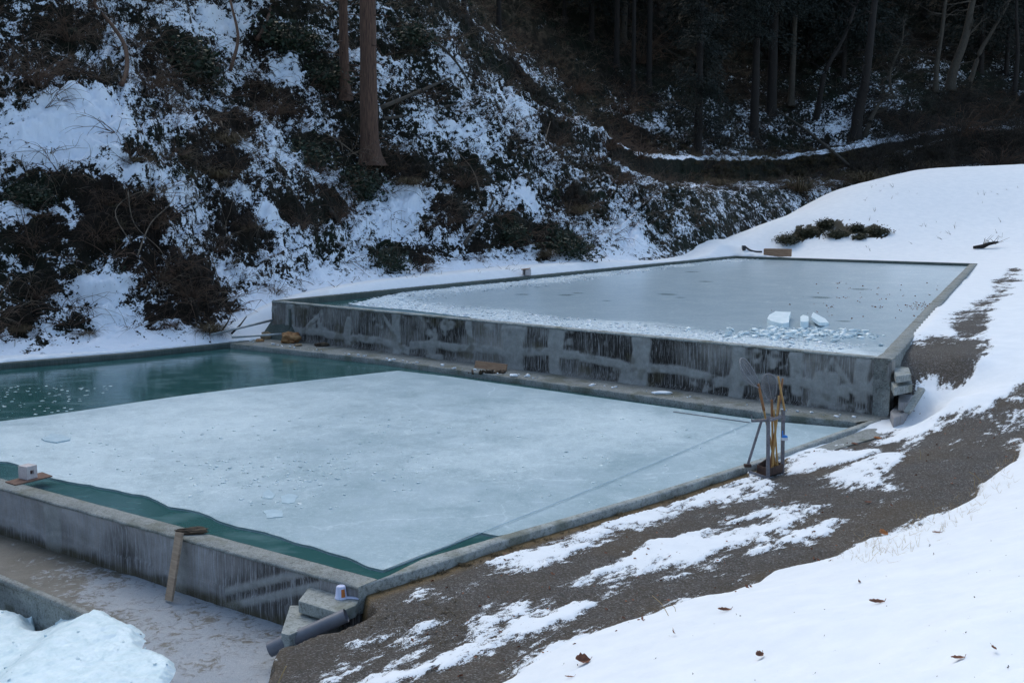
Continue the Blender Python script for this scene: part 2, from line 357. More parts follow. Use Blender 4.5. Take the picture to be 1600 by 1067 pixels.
# ------------------------------------------------------------------ ground height
cp = [(600, 1000, -.14), (560, 935, -.13), (520, 1067, -.16), (640, 960, -.1), (700, 905, -.1), (800, 862, -.1), (1000, 796, -.1), (1150, 752, -.09), (1300, 700, -.07), (1372, 668, -.03),
      (900, 960, -.02), (1200, 840, .0), (700, 1060, -.08), (1400, 760, .12), (1500, 700, .25), (1600, 650, .45), (1450, 690, .15), (1560, 620, .6), (1480, 625, .45), (1445, 640, .14),
      (1434, 602, .50), (1430, 575, .84), (1440, 545, .97), (1500, 560, .97), (1560, 560, .97), (1600, 560, 1.0), (1480, 480, 1.02), (1600, 480, 1.15), (1540, 415, 1.03), (1600, 415, 1.1),
      (1200, 397, 1.04), (1300, 401, 1.06), (1400, 404, 1.08), (1500, 407, 1.08),
      (500, 457, 1.14), (700, 424, 1.2), (900, 408, 1.3), (1050, 398, 1.2), (0, 560, .05), (200, 548, .05), (330, 530, .15), (400, 500, .7)]
C3 = [P(x, y, z) for x, y, z in cp]
C3 += [W(1150, 378, 58), W(1200, 350, 62), W(1300, 301, 68), W(1400, 277, 72), W(1500, 276, 75), W(1600, 270, 78), W(1750, 262, 82), W(1300, 350, 60), W(1450, 335, 61), W(1600, 340, 60)]
C3 += [Vector(p) for p in ((13, 66, 1.0), (21, 76, 1.6), (34, 86, 3), (60, 95, 4), (80, 110, 5), (-6, 38, 1.0), (-2, 50, 1.2), (0, 0, -.1), (-5, 3, -.4), (10, 5, .1), (15, 12, .4), (24, 20, 1.0), (45, 40, 2), (-20, 15, -.7), (-15, 5, -.7), (-30, 25, 0), (70, 60, 6), (40, 0, .5), (-25, -20, -1), (30, -25, 0))]
C3 = np.array([tuple(c) for c in C3])
def _U(r2): return r2 * np.log(r2 + 1e-9) * .5
n_ = len(C3); K = _U(((C3[:, None, :2] - C3[None, :, :2]) ** 2).sum(-1)) + np.eye(n_) * .02
Pm = np.hstack([np.ones((n_, 1)), C3[:, :2]])
Aq = np.vstack([np.hstack([K, Pm]), np.hstack([Pm.T, np.zeros((3, 3))])])
TW = np.linalg.solve(Aq, np.concatenate([C3[:, 2], np.zeros(3)]))
def tps(x, y):
    s = TW[n_] + TW[n_ + 1] * x + TW[n_ + 2] * y
    for i in range(n_): s = s + TW[i] * _U((x - C3[i, 0]) ** 2 + (y - C3[i, 1]) ** 2)
    return s

yard = [AL + Vector((0, 0, 0)), A0, A1 - fd * .35, P(540, 940, -.12), P(548, 968, -.2), P(516, 1000, -.35), P(482, 1026, -.5), P(446, 1056, -.6), P(405, 1075, -.65), P(380, 1140, -.7), P(300, 1300, -.7), Vector((-14, 3, 0)), Vector((-25, 10, 0))]
inset_u = [U0, U1] + UR[1:] + [UFL]
_u = (U1 - U0).normalized(); _n = Vector((-_u.y, _u.x, 0))
lower_in = [AL, A1] + RR[1:] + [xy0(U1, 0) + _n * .6 - _u * .15, xy0(U0, 0) + _n * .6 + _u * .05, xy0(U0, 0) - _n * .3, LB0, LLL]
def inset(poly, d):
    c = Vector((sum(p.x for p in poly), sum(p.y for p in poly), 0)) / len(poly); return poly
def h_base(x, y):
    z = tps(x, y)
    sb = poly_sd(x, y, bank_poly)
    z = z + np.where(sb > 0, .33 * sb, 0) * (1 + .0 * x) + 0
    return z, sb
def ground_height(x, y, fine=True):
    z, sb = h_base(x, y)
    rough = fbm(x, y, 2.2, 3, 3) * .03 + fbm(x, y, .4, 3, 9) * .012
    z = z + rough * (1 if fine else 0)
    z = z - .09 * sstep(1.0, .2, line_d(x, y, [P(1398, 650, .1), P(1402, 620, .4), P(1400, 585, .75)])) * (1 if fine is not None else 0)
    z = z + sstep(0, 6, sb) * (fbm(x, y, 1.6, 3, 21) * .12 + fbm(x, y, .55, 3, 22) * .06 + fbm(x, y, .16, 2, 23) * .014)
    # drop into the yard in front of the lower wall
    sy = poly_sd(x, y, yard) + fbm(x, y, .3, 3, 31) * .06
    k = sstep(-.26, .02, sy); z = z * (1 - k) + (-1.7) * k
    for poly, zz in ((lower_in, -1.4), (inset_u, -.5)):
        s = poly_sd(x, y, poly); k = sstep(.06, .14, s); z = z * (1 - k) + zz * k
    du = -poly_sd(x, y, inset_u); dl_ = -poly_sd(x, y, lower_in)
    z = np.where(du > -.3, np.minimum(z, ZU - .02 + .6 * np.clip(du, 0, 9) ** 1.1), z)
    z = np.where((dl_ > -.3) & (x < 1), np.minimum(z, -.02 + .6 * np.clip(dl_, 0, 9) ** 1.1), z)
    kc = sstep(1.1, .6, np.hypot(x - P(1388, 657).x, y - P(1388, 657).y)); z = z * (1 - kc) + np.minimum(z, -.04) * kc
    return z, sb, sy

# snow patches and gravel areas, traced on the path
_ys = np.geomspace(4, 125, 2600)
def tr(pts, z=0):
    """where the ray through a photo point first meets the ground"""
    out = []
    for x, y in pts:
        d = ray(x, y); X_ = d.x / d.y * _ys; Z_ = CAMH + d.z / d.y * _ys; hz = h_base(X_, _ys)[0]; k = np.where(Z_ <= hz)[0]
        k = k[0] if len(k) else len(_ys) - 1; out.append(Vector((X_[k], _ys[k], float(hz[k]))))
    return out
patches = [
 tr([(1395,697),(1440,668),(1505,652),(1470,676),(1425,700)], 0), tr([(1020,905),(1090,893),(1130,872),(1080,902)], 0), tr([(560,1010),(620,985),(680,975),(640,1000)], 0), tr([(1180,862),(1240,838),(1300,815),(1240,850)], 0),
 tr([(640,925),(700,885),(760,868),(850,838),(900,818),(1000,795),(1100,765),(1150,742),(1185,740),(1228,762),(1215,775),(1150,787),(1060,792),(1020,812),(960,832),(900,862),(850,882),(820,900),(760,915),(700,930),(650,938)], -.06),
 tr([(880,915),(1000,865),(1100,830),(1180,800),(1240,780),(1285,790),(1270,802),(1190,842),(1120,857),(1050,887),(1000,907),(940,930)], -.02),
 tr([(780,935),(870,932),(920,945),(880,967),(850,990),(800,1015),(720,1035),(650,1060),(610,1060),(720,1005),(750,960)], -.05),
 tr([(1225,735),(1260,705),(1330,683),(1380,663),(1415,650),(1445,655),(1410,690),(1345,715),(1280,728),(1235,742)], .0),
 tr([(1325,730),(1385,712),(1400,725),(1375,745),(1400,762),(1330,768),(1290,760),(1300,745)], .05)]
G_main = tr([(380,1067),(430,1010),(545,930),(600,900),(700,868),(900,806),(1140,738),(1230,716),(1300,708),(1385,680),(1420,665),(1455,655)], -.06) + tr([(1500,640),(1545,650),(1580,625),(1598,603)], .5) + [P(1700, 555, .9), P(1900, 480, 1.2), P(1900, 560, 1.2), P(1700, 640, .6)] + [P(1606, 680, .42)] + edge[::-1] + [EX0, Vector((-6, 2, 0))]
G2 = tr([(1396,578),(1425,540),(1450,524),(1532,530),(1535,545),(1515,580),(1495,592),(1450,588),(1420,594)], .95)
G3 = tr([(1490,530),(1475,505),(1512,480),(1545,458),(1552,440),(1572,420),(1598,413),(1592,440),(1562,470),(1548,500),(1535,530)], 1.0)
brown_line = RR

R0, R1, NR, NC = 2.2, 150.0, 950, 900
rr = R0 * (R1 / R0) ** np.linspace(0, 1, NR)
ph = np.radians(np.linspace(-46, 46, NC))
Rg, Pg = np.meshgrid(rr, ph, indexing='ij')
X = Rg * np.sin(Pg); Y = Rg * np.cos(Pg)
Z, SB, SY = ground_height(X, Y)
XA, YA = (X * .69 + Y * .72) * .45, (X * .72 - Y * .69); nz1 = fbm(XA, YA, .5, 5, 51, .75); nz2 = fbm(X * .6, Y, 1.6, 4, 77)
g = poly_sd(X, Y, G_main)
val = .5 - g / .9                                   # snow value: >.5 snow
val = np.minimum(val, .5 - poly_sd(X, Y, G2) / .8)
val = np.minimum(val, .66 - np.clip(poly_sd(X, Y, G3) / .6, -2, .30))
for p in patches:
    sp = poly_sd(X, Y, p); val = np.maximum(val, .5 + np.clip(sp / .75, -1, .11) - .0)
val = np.clip(val, .12, 1.1) + nz1 * .74 + nz2 * .24
# speckled thin snow on the flat right of the path
thin = poly_sd(X, Y, tr([(1440,650),(1600,640),(1600,585),(1540,575),(1500,600),(1440,600)], .6)); val = np.where(thin > 0, val - .20 * sstep(0, .8, thin) * (.3 + nz2), val)
# clean bank snow
val = np.where(SB > 0, np.maximum(val, .5 + SB / .06 + nz1 * .3), val)
val = np.where((Y > 46) , np.maximum(val, .9), val)
val = np.clip(val, 0, 1.2)
mp = poly_sd(X, Y, tr([(1208,383),(1222,362),(1250,345),(1275,352),(1290,332),(1305,350),(1330,345),(1345,358),(1370,345),(1392,365),(1370,375),(1345,372),(1325,380),(1290,368),(1262,375),(1240,382)], 2)) + nz2 * 1.1 + nz1 * 1.3
mp = mp - .55; val = np.where(mp > -.15, .30 - np.clip(mp, -.15, .3) * 1.2, val)
# mossy strip of turf along the outer face of the lower rim
dl = line_d(X, Y, brown_line)
moss = np.clip(1.4 - dl / .18, 0, 1) * (SY < 0)
val = val * (1 - sstep(.24, .10, dl) * (X < B1.x - 3.2)) 
grs = np.clip(sstep(.5, .0, -SY) * .6 + sstep(.3, .0, -SB) * .5 * (nz1 > -.2), 0, 1) + sstep(.35, .7, nz2 + .25) * .25
att = np.zeros((NR, NC, 4)); att[..., 0] = np.clip(val, 0, 1); att[..., 1] = np.clip(moss + grs * .6, 0, 1); att[..., 2] = sstep(-.4, 0, mp); att[..., 3] = 1
snowy = sstep(.46, .62, val)
Z = Z + snowy * .03 + sstep(0, .10, SB) * .05 + snowy * fbm(X, Y, .12, 2, 88) * .006
V = np.stack([X, Y, Z], -1).reshape(-1, 3)
ground = link('ground', mesh_np('ground', V, grid_faces(NR, NC), M['ground'], True, att.reshape(-1, 4))); tag(ground, kind='structure')
# the same ground, coarser, round behind the viewer and outwards
def coarse():
    a = np.radians(np.linspace(46, 314, 120)); r = np.concatenate([[0], np.geomspace(1.5, 220, 60)])
    Rc, Ac = np.meshgrid(r, a, indexing='ij'); x = Rc * np.sin(Ac); y = Rc * np.cos(Ac); z, sb, sy = ground_height(x, y, False)
    at = np.zeros(x.shape + (4,)); at[..., 0] = 1; at[..., 3] = 1
    return mesh_np('ground', np.stack([x, y, z], -1).reshape(-1, 3), grid_faces(len(r), len(a)), M['ground'], True, at.reshape(-1, 4))
tag(link('snow_field', coarse()), kind='structure')
tag(link('near_ground', (lambda: mesh_np('ng', *(lambda x, y, z, at: (np.stack([x, y, z], -1).reshape(-1, 3), grid_faces(12, 40)))(*(lambda R_, A_: (R_ * np.sin(A_), R_ * np.cos(A_), ground_height(R_ * np.sin(A_), R_ * np.cos(A_), False)[0] + .05, 0))(*np.meshgrid(np.linspace(0, 2.25, 12), np.radians(np.linspace(-46.5, 46.5, 40)), indexing='ij'))), M['snow'], True))()), kind='structure')

# ------------------------------------------------------------------ hillside
k3 = Vector((-7.6, 34.0, .95))
HK = [  # base point, outward direction, profile [(t, dz)]
 (Vector((-34, 13, -.1)), (-.6, .8), 0), (P(0, 557, .05), (-.6, .8), 0), (P(330, 534, .05), (-.6, .8), 0), (k3, (-.6, .8), 1), (P(650, 427, 1.2), (-.55, .83), 1), (P(900, 409, 1.35), (-.46, .89), 1),
 (Vector((11.3, 58.3, 1.15)), (-.33, .94), 2), (Vector((14.5, 66, 1.2)), (-.26, .965), 2), (Vector((24, 79, 1.6)), (-.15, .99), 2), (Vector((40, 89, 2.2)), (.0, 1), 3), (Vector((75, 104, 4)), (.2, .98), 3), (Vector((125, 118, 5)), (.4, .92), 3)]
PR = {0: [(-.7, -.35), (0, 0), (1, .35), (2.2, 1.3), (5, 4.0), (10, 7.8), (20, 15), (45, 33), (90, 62)],
      1: [(-.7, -.35), (0, 0), (1, .3), (2.5, 1.6), (6, 4.7), (12, 9.4), (20, 15.5), (45, 33), (90, 62)],
      2: [(-.7, -.4), (0, 0), (1.5, 1.7), (3.5, 3.1), (5, 3.4), (10.5, 3.8), (11.2, 5.4), (12, 5.6), (15, 6.1), (35, 17), (90, 55)],
      3: [(-.7, -.4), (0, 0), (3, 2.6), (5, 4.3), (7.8, 4.8), (8.5, 7.2), (11, 7.6), (13, 8.2), (35, 21), (90, 58)]}
cols = [140, 330, 130, 420, 380, 420, 160, 180, 180, 120, 60]
S_ = np.concatenate([i + np.arange(c) / c for i, c in enumerate(cols)] + [[11.0]])
T_ = np.concatenate([np.linspace(-.7, 0, 12)[:-1], np.linspace(0, 18, 370)[:-1], 18 * (90 / 18) ** np.linspace(0, 1, 170)])
Bx = np.interp(S_, range(12), [k[0].x for k in HK]); By = np.interp(S_, range(12), [k[0].y for k in HK]); Bz = np.interp(S_, range(12), [k[0].z for k in HK])
Dx = np.interp(S_, range(12), [k[1][0] for k in HK]); Dy = np.interp(S_, range(12), [k[1][1] for k in HK])
PT = np.array([np.interp(T_, [q[0] for q in PR[k[2]]], [q[1] for q in PR[k[2]]]) for k in HK])   # 12 x nT
prof = np.array([np.interp(S_, range(12), PT[:, j]) for j in range(len(T_))])                      # nT x nS
HX = Bx[None] + Dx[None] * T_[:, None]; HY = By[None] + Dy[None] * T_[:, None]; HZ = Bz[None] + prof
UU = np.concatenate([[0], np.cumsum(np.hypot(np.diff(Bx), np.diff(By)))]); UU = np.repeat(UU[None], len(T_), 0) * 1.1 + 5
TT = np.repeat(T_[:, None], len(S_), 1); SS = np.repeat(S_[None], len(T_), 0)
grow = sstep(0, 4, TT)
terr = sstep(5.5, 6.3, SS) * sstep(16, 12, TT)       # built terraces are smoother
HZ = HZ + grow * (1 - .96 * terr) * (fbm(HX, HY, 9, 3, 5) * 1.3 + fbm(HX, HY, 3.0, 3, 15) * .65)
VV = TT + (HZ - HZ[0:1]) * .9 + fbm(HX, HY, 2.5, 2, 11) * .6
bump_ = (.15 + .85 * sstep(0, 2.0, TT)) * (1 - .6 * terr) * (np.abs(fbm(UU, VV, 1.3, 3, 25)) * .6 + fbm(UU, VV, .5, 3, 35) * .22 + fbm(UU, VV, .2, 3, 45) * .10)
HZ = HZ + bump_; HX = HX - Dx[None] * bump_ * .5; HY = HY - Dy[None] * bump_ * .5
duh = -poly_sd(HX, HY, inset_u); dlh = -poly_sd(HX, HY, lower_in)
HZ = np.where(duh < 2, np.minimum(HZ, ZU - .04 + .8 * np.clip(duh, -.5, 9)), HZ); HZ = np.where(dlh < 2, np.minimum(HZ, -.04 + .8 * np.clip(dlh, -.5, 9)), HZ)
# coarse copy for picking
def bvh_grid(x, y, z, si, sj):
    x, y, z = x[::si, ::sj], y[::si, ::sj], z[::si, ::sj]
    return np.stack([x, y, z], -1).reshape(-1, 3), grid_faces(*x.shape)
v1, f1 = bvh_grid(HX, HY, HZ, 4, 5); v2, f2 = bvh_grid(X, Y, Z, 5, 6)
BV = BVHTree.FromPolygons([tuple(a) for a in np.vstack([v1, v2])], [tuple(int(q) for q in a) for a in np.vstack([f1, f2 + len(v1)])])
BH = BVHTree.FromPolygons([tuple(a) for a in v1], [tuple(int(q) for q in a) for a in f1])
def hit(px, py, tree=None):
    r = (tree or BV).ray_cast(Vector((0, 0, CAMH)), ray(px, py).normalized())
    return (r[0], r[1]) if r[0] else (W(px, py, 70), Vector((0, 0, 1)))

snow_b = [(700,55,50,.16),(770,140,45,.16),(860,60,40,.12),(450,110,35,.18),(500,60,30,.15),(620,120,30,.2),(690,200,40,.16),(900,180,30,.15),(95,400,28,.22),(110,340,22,.2),(205,375,20,.2),(275,370,24,.22),(20,420,22,.2),(195,440,26,.25),(20,330,24,.25),(350,425,22,.25),(310,475,18,.2),(90,470,22,.2),(90,190,60,.3),(140,205,75,.35),(60,235,50,.3),(120,160,50,.3),(200,275,45,.3),(340,30,28,.35),(365,75,25,.3),(300,45,20,.2),(150,455,32,.4),(190,520,40,.45),(170,490,30,.4),(60,520,30,.2),(420,335,28,.3),(375,300,20,.3),(620,345,45,.25),(650,300,35,.2),(760,225,45,.25),(800,150,60,.2),(850,110,50,.2),(690,90,40,.1),(470,250,50,.15),(490,190,40,.1),(965,330,25,.25),(980,375,40,.35),(1000,300,30,.2),(925,415,20,.2),(1250,240,40,.1),(1180,245,30,.15),(1300,190,50,.1),(150,545,40,.35),(720,400,30,.2),(560,440,60,.2),(450,430,30,.15),(500,430,40,.2),(820,300,30,.25),(540,350,40,.15),(1470,225,60,.25),(1380,230,60,.25),(1200,290,60,.2),(870,400,20,.2),(30,170,30,.1)]
dark_b = [(290,80,50,'g'),(350,190,60,'h'),(335,245,55,'h'),(60,90,80,'b'),(110,30,60,'b'),(215,235,28,'h'),(240,110,50,'b'),(50,290,40,'g'),(170,300,35,'b'),(50,360,44,'b'),(160,350,46,'b'),(60,440,44,'b'),(30,495,36,'h'),(130,505,30,'h'),(245,410,52,'b'),(300,440,44,'b'),(330,490,50,'h'),(262,492,36,'b'),(385,340,30,'b'),(430,150,50,'b'),(470,335,40,'b'),(430,440,35,'b'),(240,330,46,'b'),(335,372,36,'b'),(525,320,40,'b'),(560,275,40,'g'),(640,265,40,'h'),(610,400,35,'g'),(660,405,35,'b'),(700,330,35,'b'),(725,270,40,'b'),(750,395,25,'b'),(800,355,30,'g'),(850,380,35,'h'),(870,205,40,'b'),(905,310,40,'h'),(890,375,40,'g'),(950,205,50,'b'),(965,265,40,'b'),(1020,345,20,'f'),(980,150,50,'b'),(1050,320,40,'f'),(1100,335,50,'f'),(1060,370,40,'f'),(1120,375,30,'f'),(1180,320,50,'f'),(1130,300,40,'f'),(480,230,40,'g'),(450,50,50,'g'),(650,50,40,'g'),(510,110,40,'g'),(1000,220,50,'b'),(1240,330,60,'f'),(1150,315,40,'f'),(900,120,50,'b'),(1000,60,70,'b'),(1120,270,40,'h'),(1250,265,60,'h'),(1350,255,60,'h'),(1450,240,50,'h'),(1560,230,60,'b'),(1500,180,60,'b'),(1420,190,40,'b'),(1560,160,60,'b')]
D = .48 + fbm(HX, HY, 5, 2, 61) * .10 + fbm(UU, VV, 1.9, 4, 62, .55) * .38
Gm = .5 + fbm(HX, HY, 3, 3, 63) * .9
for (px, py, r, k) in [(a, b, c, d) for a, b, c, d in snow_b] + dark_b:
    p, n = hit(px, py, BH); R = r * p.y / FPX * 1.15
    dd = np.sqrt((HX - p.x) ** 2 + (HY - p.y) ** 2 * .55 + (HZ - p.z) ** 2) / R
    w_ = np.clip(1.25 - dd, 0, 1); w_ = w_ * w_ * (3 - 2 * w_)
    if isinstance(k, str): D -= w_ * {'f': .30, 'b': .22 if px < 420 else .32}.get(k, .34); Gm += w_ * (.5 if k in 'gf' else -.4)
    else: D += w_ * k
bk = sstep(5.3, 5.7, SS) * sstep(5.2, 4.2, TT); D = D * (1 - bk) + (.40 + .3 * fbm(UU, VV, 1.2, 3, 68)) * bk; D -= sstep(24, 34, TT) * sstep(4.2, 5.5, SS) * .2  # last term: less snow high up, forest darkness put into the mask
# steep little faces shed their snow
dzt = np.zeros_like(HZ); q_ = 7; dzt[q_:-q_] = (HZ[2*q_:] - HZ[:-2*q_]) / np.maximum(.02, np.hypot(HX[2*q_:] - HX[:-2*q_], HY[2*q_:] - HY[:-2*q_]))
dzt = np.clip(dzt, -3, 4)
D -= np.clip((dzt - 1.3) * .12, -.08, .22)
D = np.where((TT < 1.2) & (SS < 5.35), np.maximum(D, .95 - TT * .35 - .25 * (fbm(HX, HY, 1.2, 3, 66) > .15)), D)
wallm = sstep(5.6, 6.0, SS) * ((TT > 9.8) & (TT < 11.2)); wall3 = sstep(8.4, 9, SS) * ((TT > 7.4) & (TT < 8.7))
D = np.where((wallm + wall3) > .5, .05, D)
D = np.where(terr * (TT > 11.3) * (TT < 12.6) > .3, .95, D)
D -= sstep(14, 40, TT) * sstep(3.6, 5.2, SS) * .22 + sstep(4.2, 5.5, SS) * sstep(9, 12, TT) * .14  # snow cut back in the forest to paint its shade
D = np.clip(D + fbm(UU, VV * 1.25, .38, 4, 67, .8) * .24, 0, 1)
D = np.clip(.5 + (D - .5) * .92 - .08, 0, 1)
HZs = HZ + sstep(.48, .62, D) * .035
ha = np.zeros(HX.shape + (4,)); ha[..., 0] = D; ha[..., 1] = np.clip(Gm, 0, 1); ha[..., 3] = 1
HV = np.stack([HX, HY, HZs], -1)
hill = link('hillside', mesh_np('hillside', HV.reshape(-1, 3), grid_faces(*HX.shape), M['hill'], True, ha.reshape(-1, 4))); tag(hill, kind='structure')
def settle(root):
    """meshes were written in metres of the place: move them under the root's own base point"""
    bpy.context.view_layer.update()
    inv = Matrix.Translation(-root.location); todo = [c for c in bpy.data.objects if c.parent == root]
    while todo:
        o = todo.pop(); o.data.transform(inv); todo += [c for c in bpy.data.objects if c.parent == o]
    return root

# ------------------------------------------------------------------ pond walls
def wall_face(a, b, ztop, zbot, nrm, step, maskfn, mat, name, parent, topw=.0, bulge=.012):
    """vertical face from a to b, its grid fine enough for patches of mortar; top lip and back closed by other parts"""
    L = (b - a).length; nu = max(2, int(L / step)); nv = max(2, int((ztop - zbot) / step))
    u = np.linspace(0, 1, nu); v = np.linspace(0, 1, nv); U_, V_ = np.meshgrid(u, v, indexing='ij')
    r, g, bb, off = maskfn(U_, V_, U_ * L, V_ * (ztop - zbot))
    x = a.x + (b.x - a.x) * U_ + nrm.x * off; y = a.y + (b.y - a.y) * U_ + nrm.y * off; z = zbot + (ztop - zbot) * V_
    at = np.zeros(U_.shape + (4,)); at[..., 0] = r; at[..., 1] = g; at[..., 2] = bb; at[..., 3] = 1
    Vv = np.stack([x, y, z], -1).reshape(-1, 3); F = grid_faces(nu, nv)
    # back side so that the wall is solid
    k = len(Vv); back = np.array([(p.x - nrm.x * .2, p.y - nrm.y * .2, zz) for p, zz in ((a, zbot), (b, zbot), (b, ztop), (a, ztop))])
    c = [0, (nu - 1) * nv, (nu - 1) * nv + nv - 1, nv - 1]
    F2 = [(k, k + 3, k + 2, k + 1), (c[0], k, k + 1, c[1]), (c[3], c[2], k + 2, k + 3), (c[0], c[3], k + 3, k), (c[1], k + 1, k + 2, c[2])]
    atf = np.vstack([at.reshape(-1, 4), np.tile([0, .3, 0, 1], (4, 1))])
    return link(name, mesh_np(name, np.vstack([Vv, back]), np.vstack([F, F2]), mat, False, atf), parent)

def strip(name, outer, inner, ztop, thick, mat, parent, jit=.006, seg=.12):
    """a rim slab between two polylines (same number of points), gently uneven"""
    po, pi = [], []
    for i in range(len(outer) - 1):
        n = max(1, int((outer[i + 1] - outer[i]).length / seg))
        for k in range(n):
            po.append(outer[i].lerp(outer[i + 1], k / n)); pi.append(inner[i].lerp(inner[i + 1], k / n))
    po.append(outer[-1]); pi.append(inner[-1]); n = len(po)
    V = []
    for a, b in zip(po, pi):
        e = (random.random() - .5) * jit * 2; e2 = (random.random() - .5) * jit * 2; d = (b - a).normalized()
        c = .012
        V += [(a.x - d.x * e, a.y - d.y * e, ztop - thick), (a.x - d.x * e, a.y - d.y * e, ztop - c - abs(e)), (a.x + d.x * (c + e), a.y + d.y * (c + e), ztop), (b.x - d.x * c, b.y - d.y * c, ztop + e2 * .3), (b.x + d.x * e2, b.y + d.y * e2, ztop - c), (b.x, b.y, ztop - thick)]
    F = []
    for i in range(n - 1):
        for k in range(6):
            F.append((i * 6 + k, i * 6 + (k + 1) % 6, (i + 1) * 6 + (k + 1) % 6, (i + 1) * 6 + k))
    F.append((0, 1, 2, 5)); F.append((2, 3, 4, 5)); e = (n - 1) * 6; F.append((e + 5, e + 2, e + 1, e)); F.append((e + 5, e + 4, e + 3, e + 2))
    me = mesh_np(name, V, F, mat); return link(name, me, parent)

def off(pts, d):
    """offset a polyline to its left by d (xy)"""
    out = []
    for i, p in enumerate(pts):
        t = (pts[min(i + 1, len(pts) - 1)] - pts[max(i - 1, 0)]); t.z = 0; t.normalize(); out.append(p + Vector((-t.y, t.x, 0)) * d)
    return out

# lower pond -------------------------------------------------------
low = empty('pond_basin', A1 + Vector((0, 0, -.68)), 'lower concrete pond basin nearest the viewer, its streaked wall above the icy yard', 'pond basin', 'concrete pond basins')
fn = Vector((fd.y, -fd.x, 0))                       # outward (towards the viewer)
def mask_low(U_, V_, u, v):
    v = v - .27
    r = .60 + fbm(u, v, 1.2, 3, 101) * 1.4 - sstep(.55, .95, V_) * .35
    g = np.zeros_like(u); L = u.max()
    for c, wd in ((L - 2.9, .12), (L - 5.55, .16), (L - 7.9, .16), (L - 9.2, .1), (L - 12, .15)):
        g = np.maximum(g, sstep(wd + .05, wd, np.abs(u - c + fbm(u, v, .5, 2, 103) * .06)))
    lo = sstep(.26, .20, v + fbm(u, v, .5, 3, 105) * .08)
    r = np.maximum(r, sstep(.16, .04, v + fbm(u, v * 2, .35, 3, 106) * .09) * 1.1)
    # diagonal repair next to the steps
    q = np.stack([u - (L - .75), v - .60]); dd = np.abs(q[0] * .55 - q[1] * .83 + .0); inr = (u > L - 2.1) & (u < L - .6)
    cr = sstep(.07, .03, np.abs((v - .22) - (u - (L - 1.75)) * .38)) * inr; g = np.maximum(g, sstep(.17, .1, np.abs((v - .22) - (u - (L - 1.75)) * .38)) * inr * (1 - cr)); r = np.maximum(r, cr)
    g = np.clip(g, 0, 1) * .9; b = sstep(.16, .02, v + fbm(u, v, .3, 2, 107) * .05) * .8
    offn = g * .007 + lo * .012 + fbm(u, v, .25, 3, 108) * .012 - cr * .008 + fbm(u, v, 1.5, 2, 109) * .02
    offn = offn * sstep(1.0, .9, V_) - .012
    return np.clip(r, 0, 1) * (1 - g * .8), g, b, offn
wall_face(AL, A1, -.0355, -.95, fn, .025, mask_low, M['wall2'], 'front_wall', low)
inn_f = [AL - fn * .30, A1 - fn * .30]
jo = [AL + fn * .0, A1 + fn * .0]
strip('front_rim', jo, inn_f, 0, .035, M['rim'], low)
# right rim: polyline A1..B1 outer, inner is to the left
ri = [a_ + (b_ - a_).normalized() * w_ for a_, b_, w_ in zip(RR, off(RR, 1), (.3, .24, .17, .14, .13, .13, .13, .14))]; ri[0] = A1 - fn * .305 + (RR[1] - RR[0]).normalized() * .16
strip('right_rim', RR, ri, .003, .30, M['rim_frost'], low)
# back ledge under the upper wall
lo_pts = [P(*p) for p in ((330, 534), (400, 541), (597, 562), (800, 590), (1000, 618), (1194, 645), (1338, 660))]
ub = [xy0(U0, 0), xy0(U1, 0)]; ud = (ub[1] - ub[0]).normalized(); un = Vector((ud.y, -ud.x, 0))
wb = []
for p in lo_pts:
    t = (p - ub[0]).dot(ud); t = min(max(t, -3), (ub[1] - ub[0]).length + .2); wb.append(ub[0] + ud * t)
wb[-1] = P(1400, 652)
strip('back_ledge', lo_pts, wb, .006, .34, M['rim'], low)
strip('left_rim', [LLL, LL, P(200, 551), LB0 + Vector((.2, .15, 0))], [p + Vector((.13, -.23, 0)) for p in (LLL, LL, P(200, 551), LB0 + Vector((.2, .15, 0)))], .010, .32, M['wet'], low)
settle(low)
apron_strip = empty('kerb_slab', P(1290, 700), 'pale cement slab strip along the outside of the lower rim beside the stone steps', 'kerb slab')
a_ = [P(1232, 712, -.02), P(1377, 658, -.02), P(1398, 662, -.02), P(1370, 680, -.02), P(1300, 700, -.02), P(1262, 714, -.02)]
bm = bmesh.new(); bm_prism(bm, [p + Vector((.03, -.02, -.02)) for p in a_], .25); bm_done('slab', bm, M['rim'], apron_strip); settle(apron_strip)

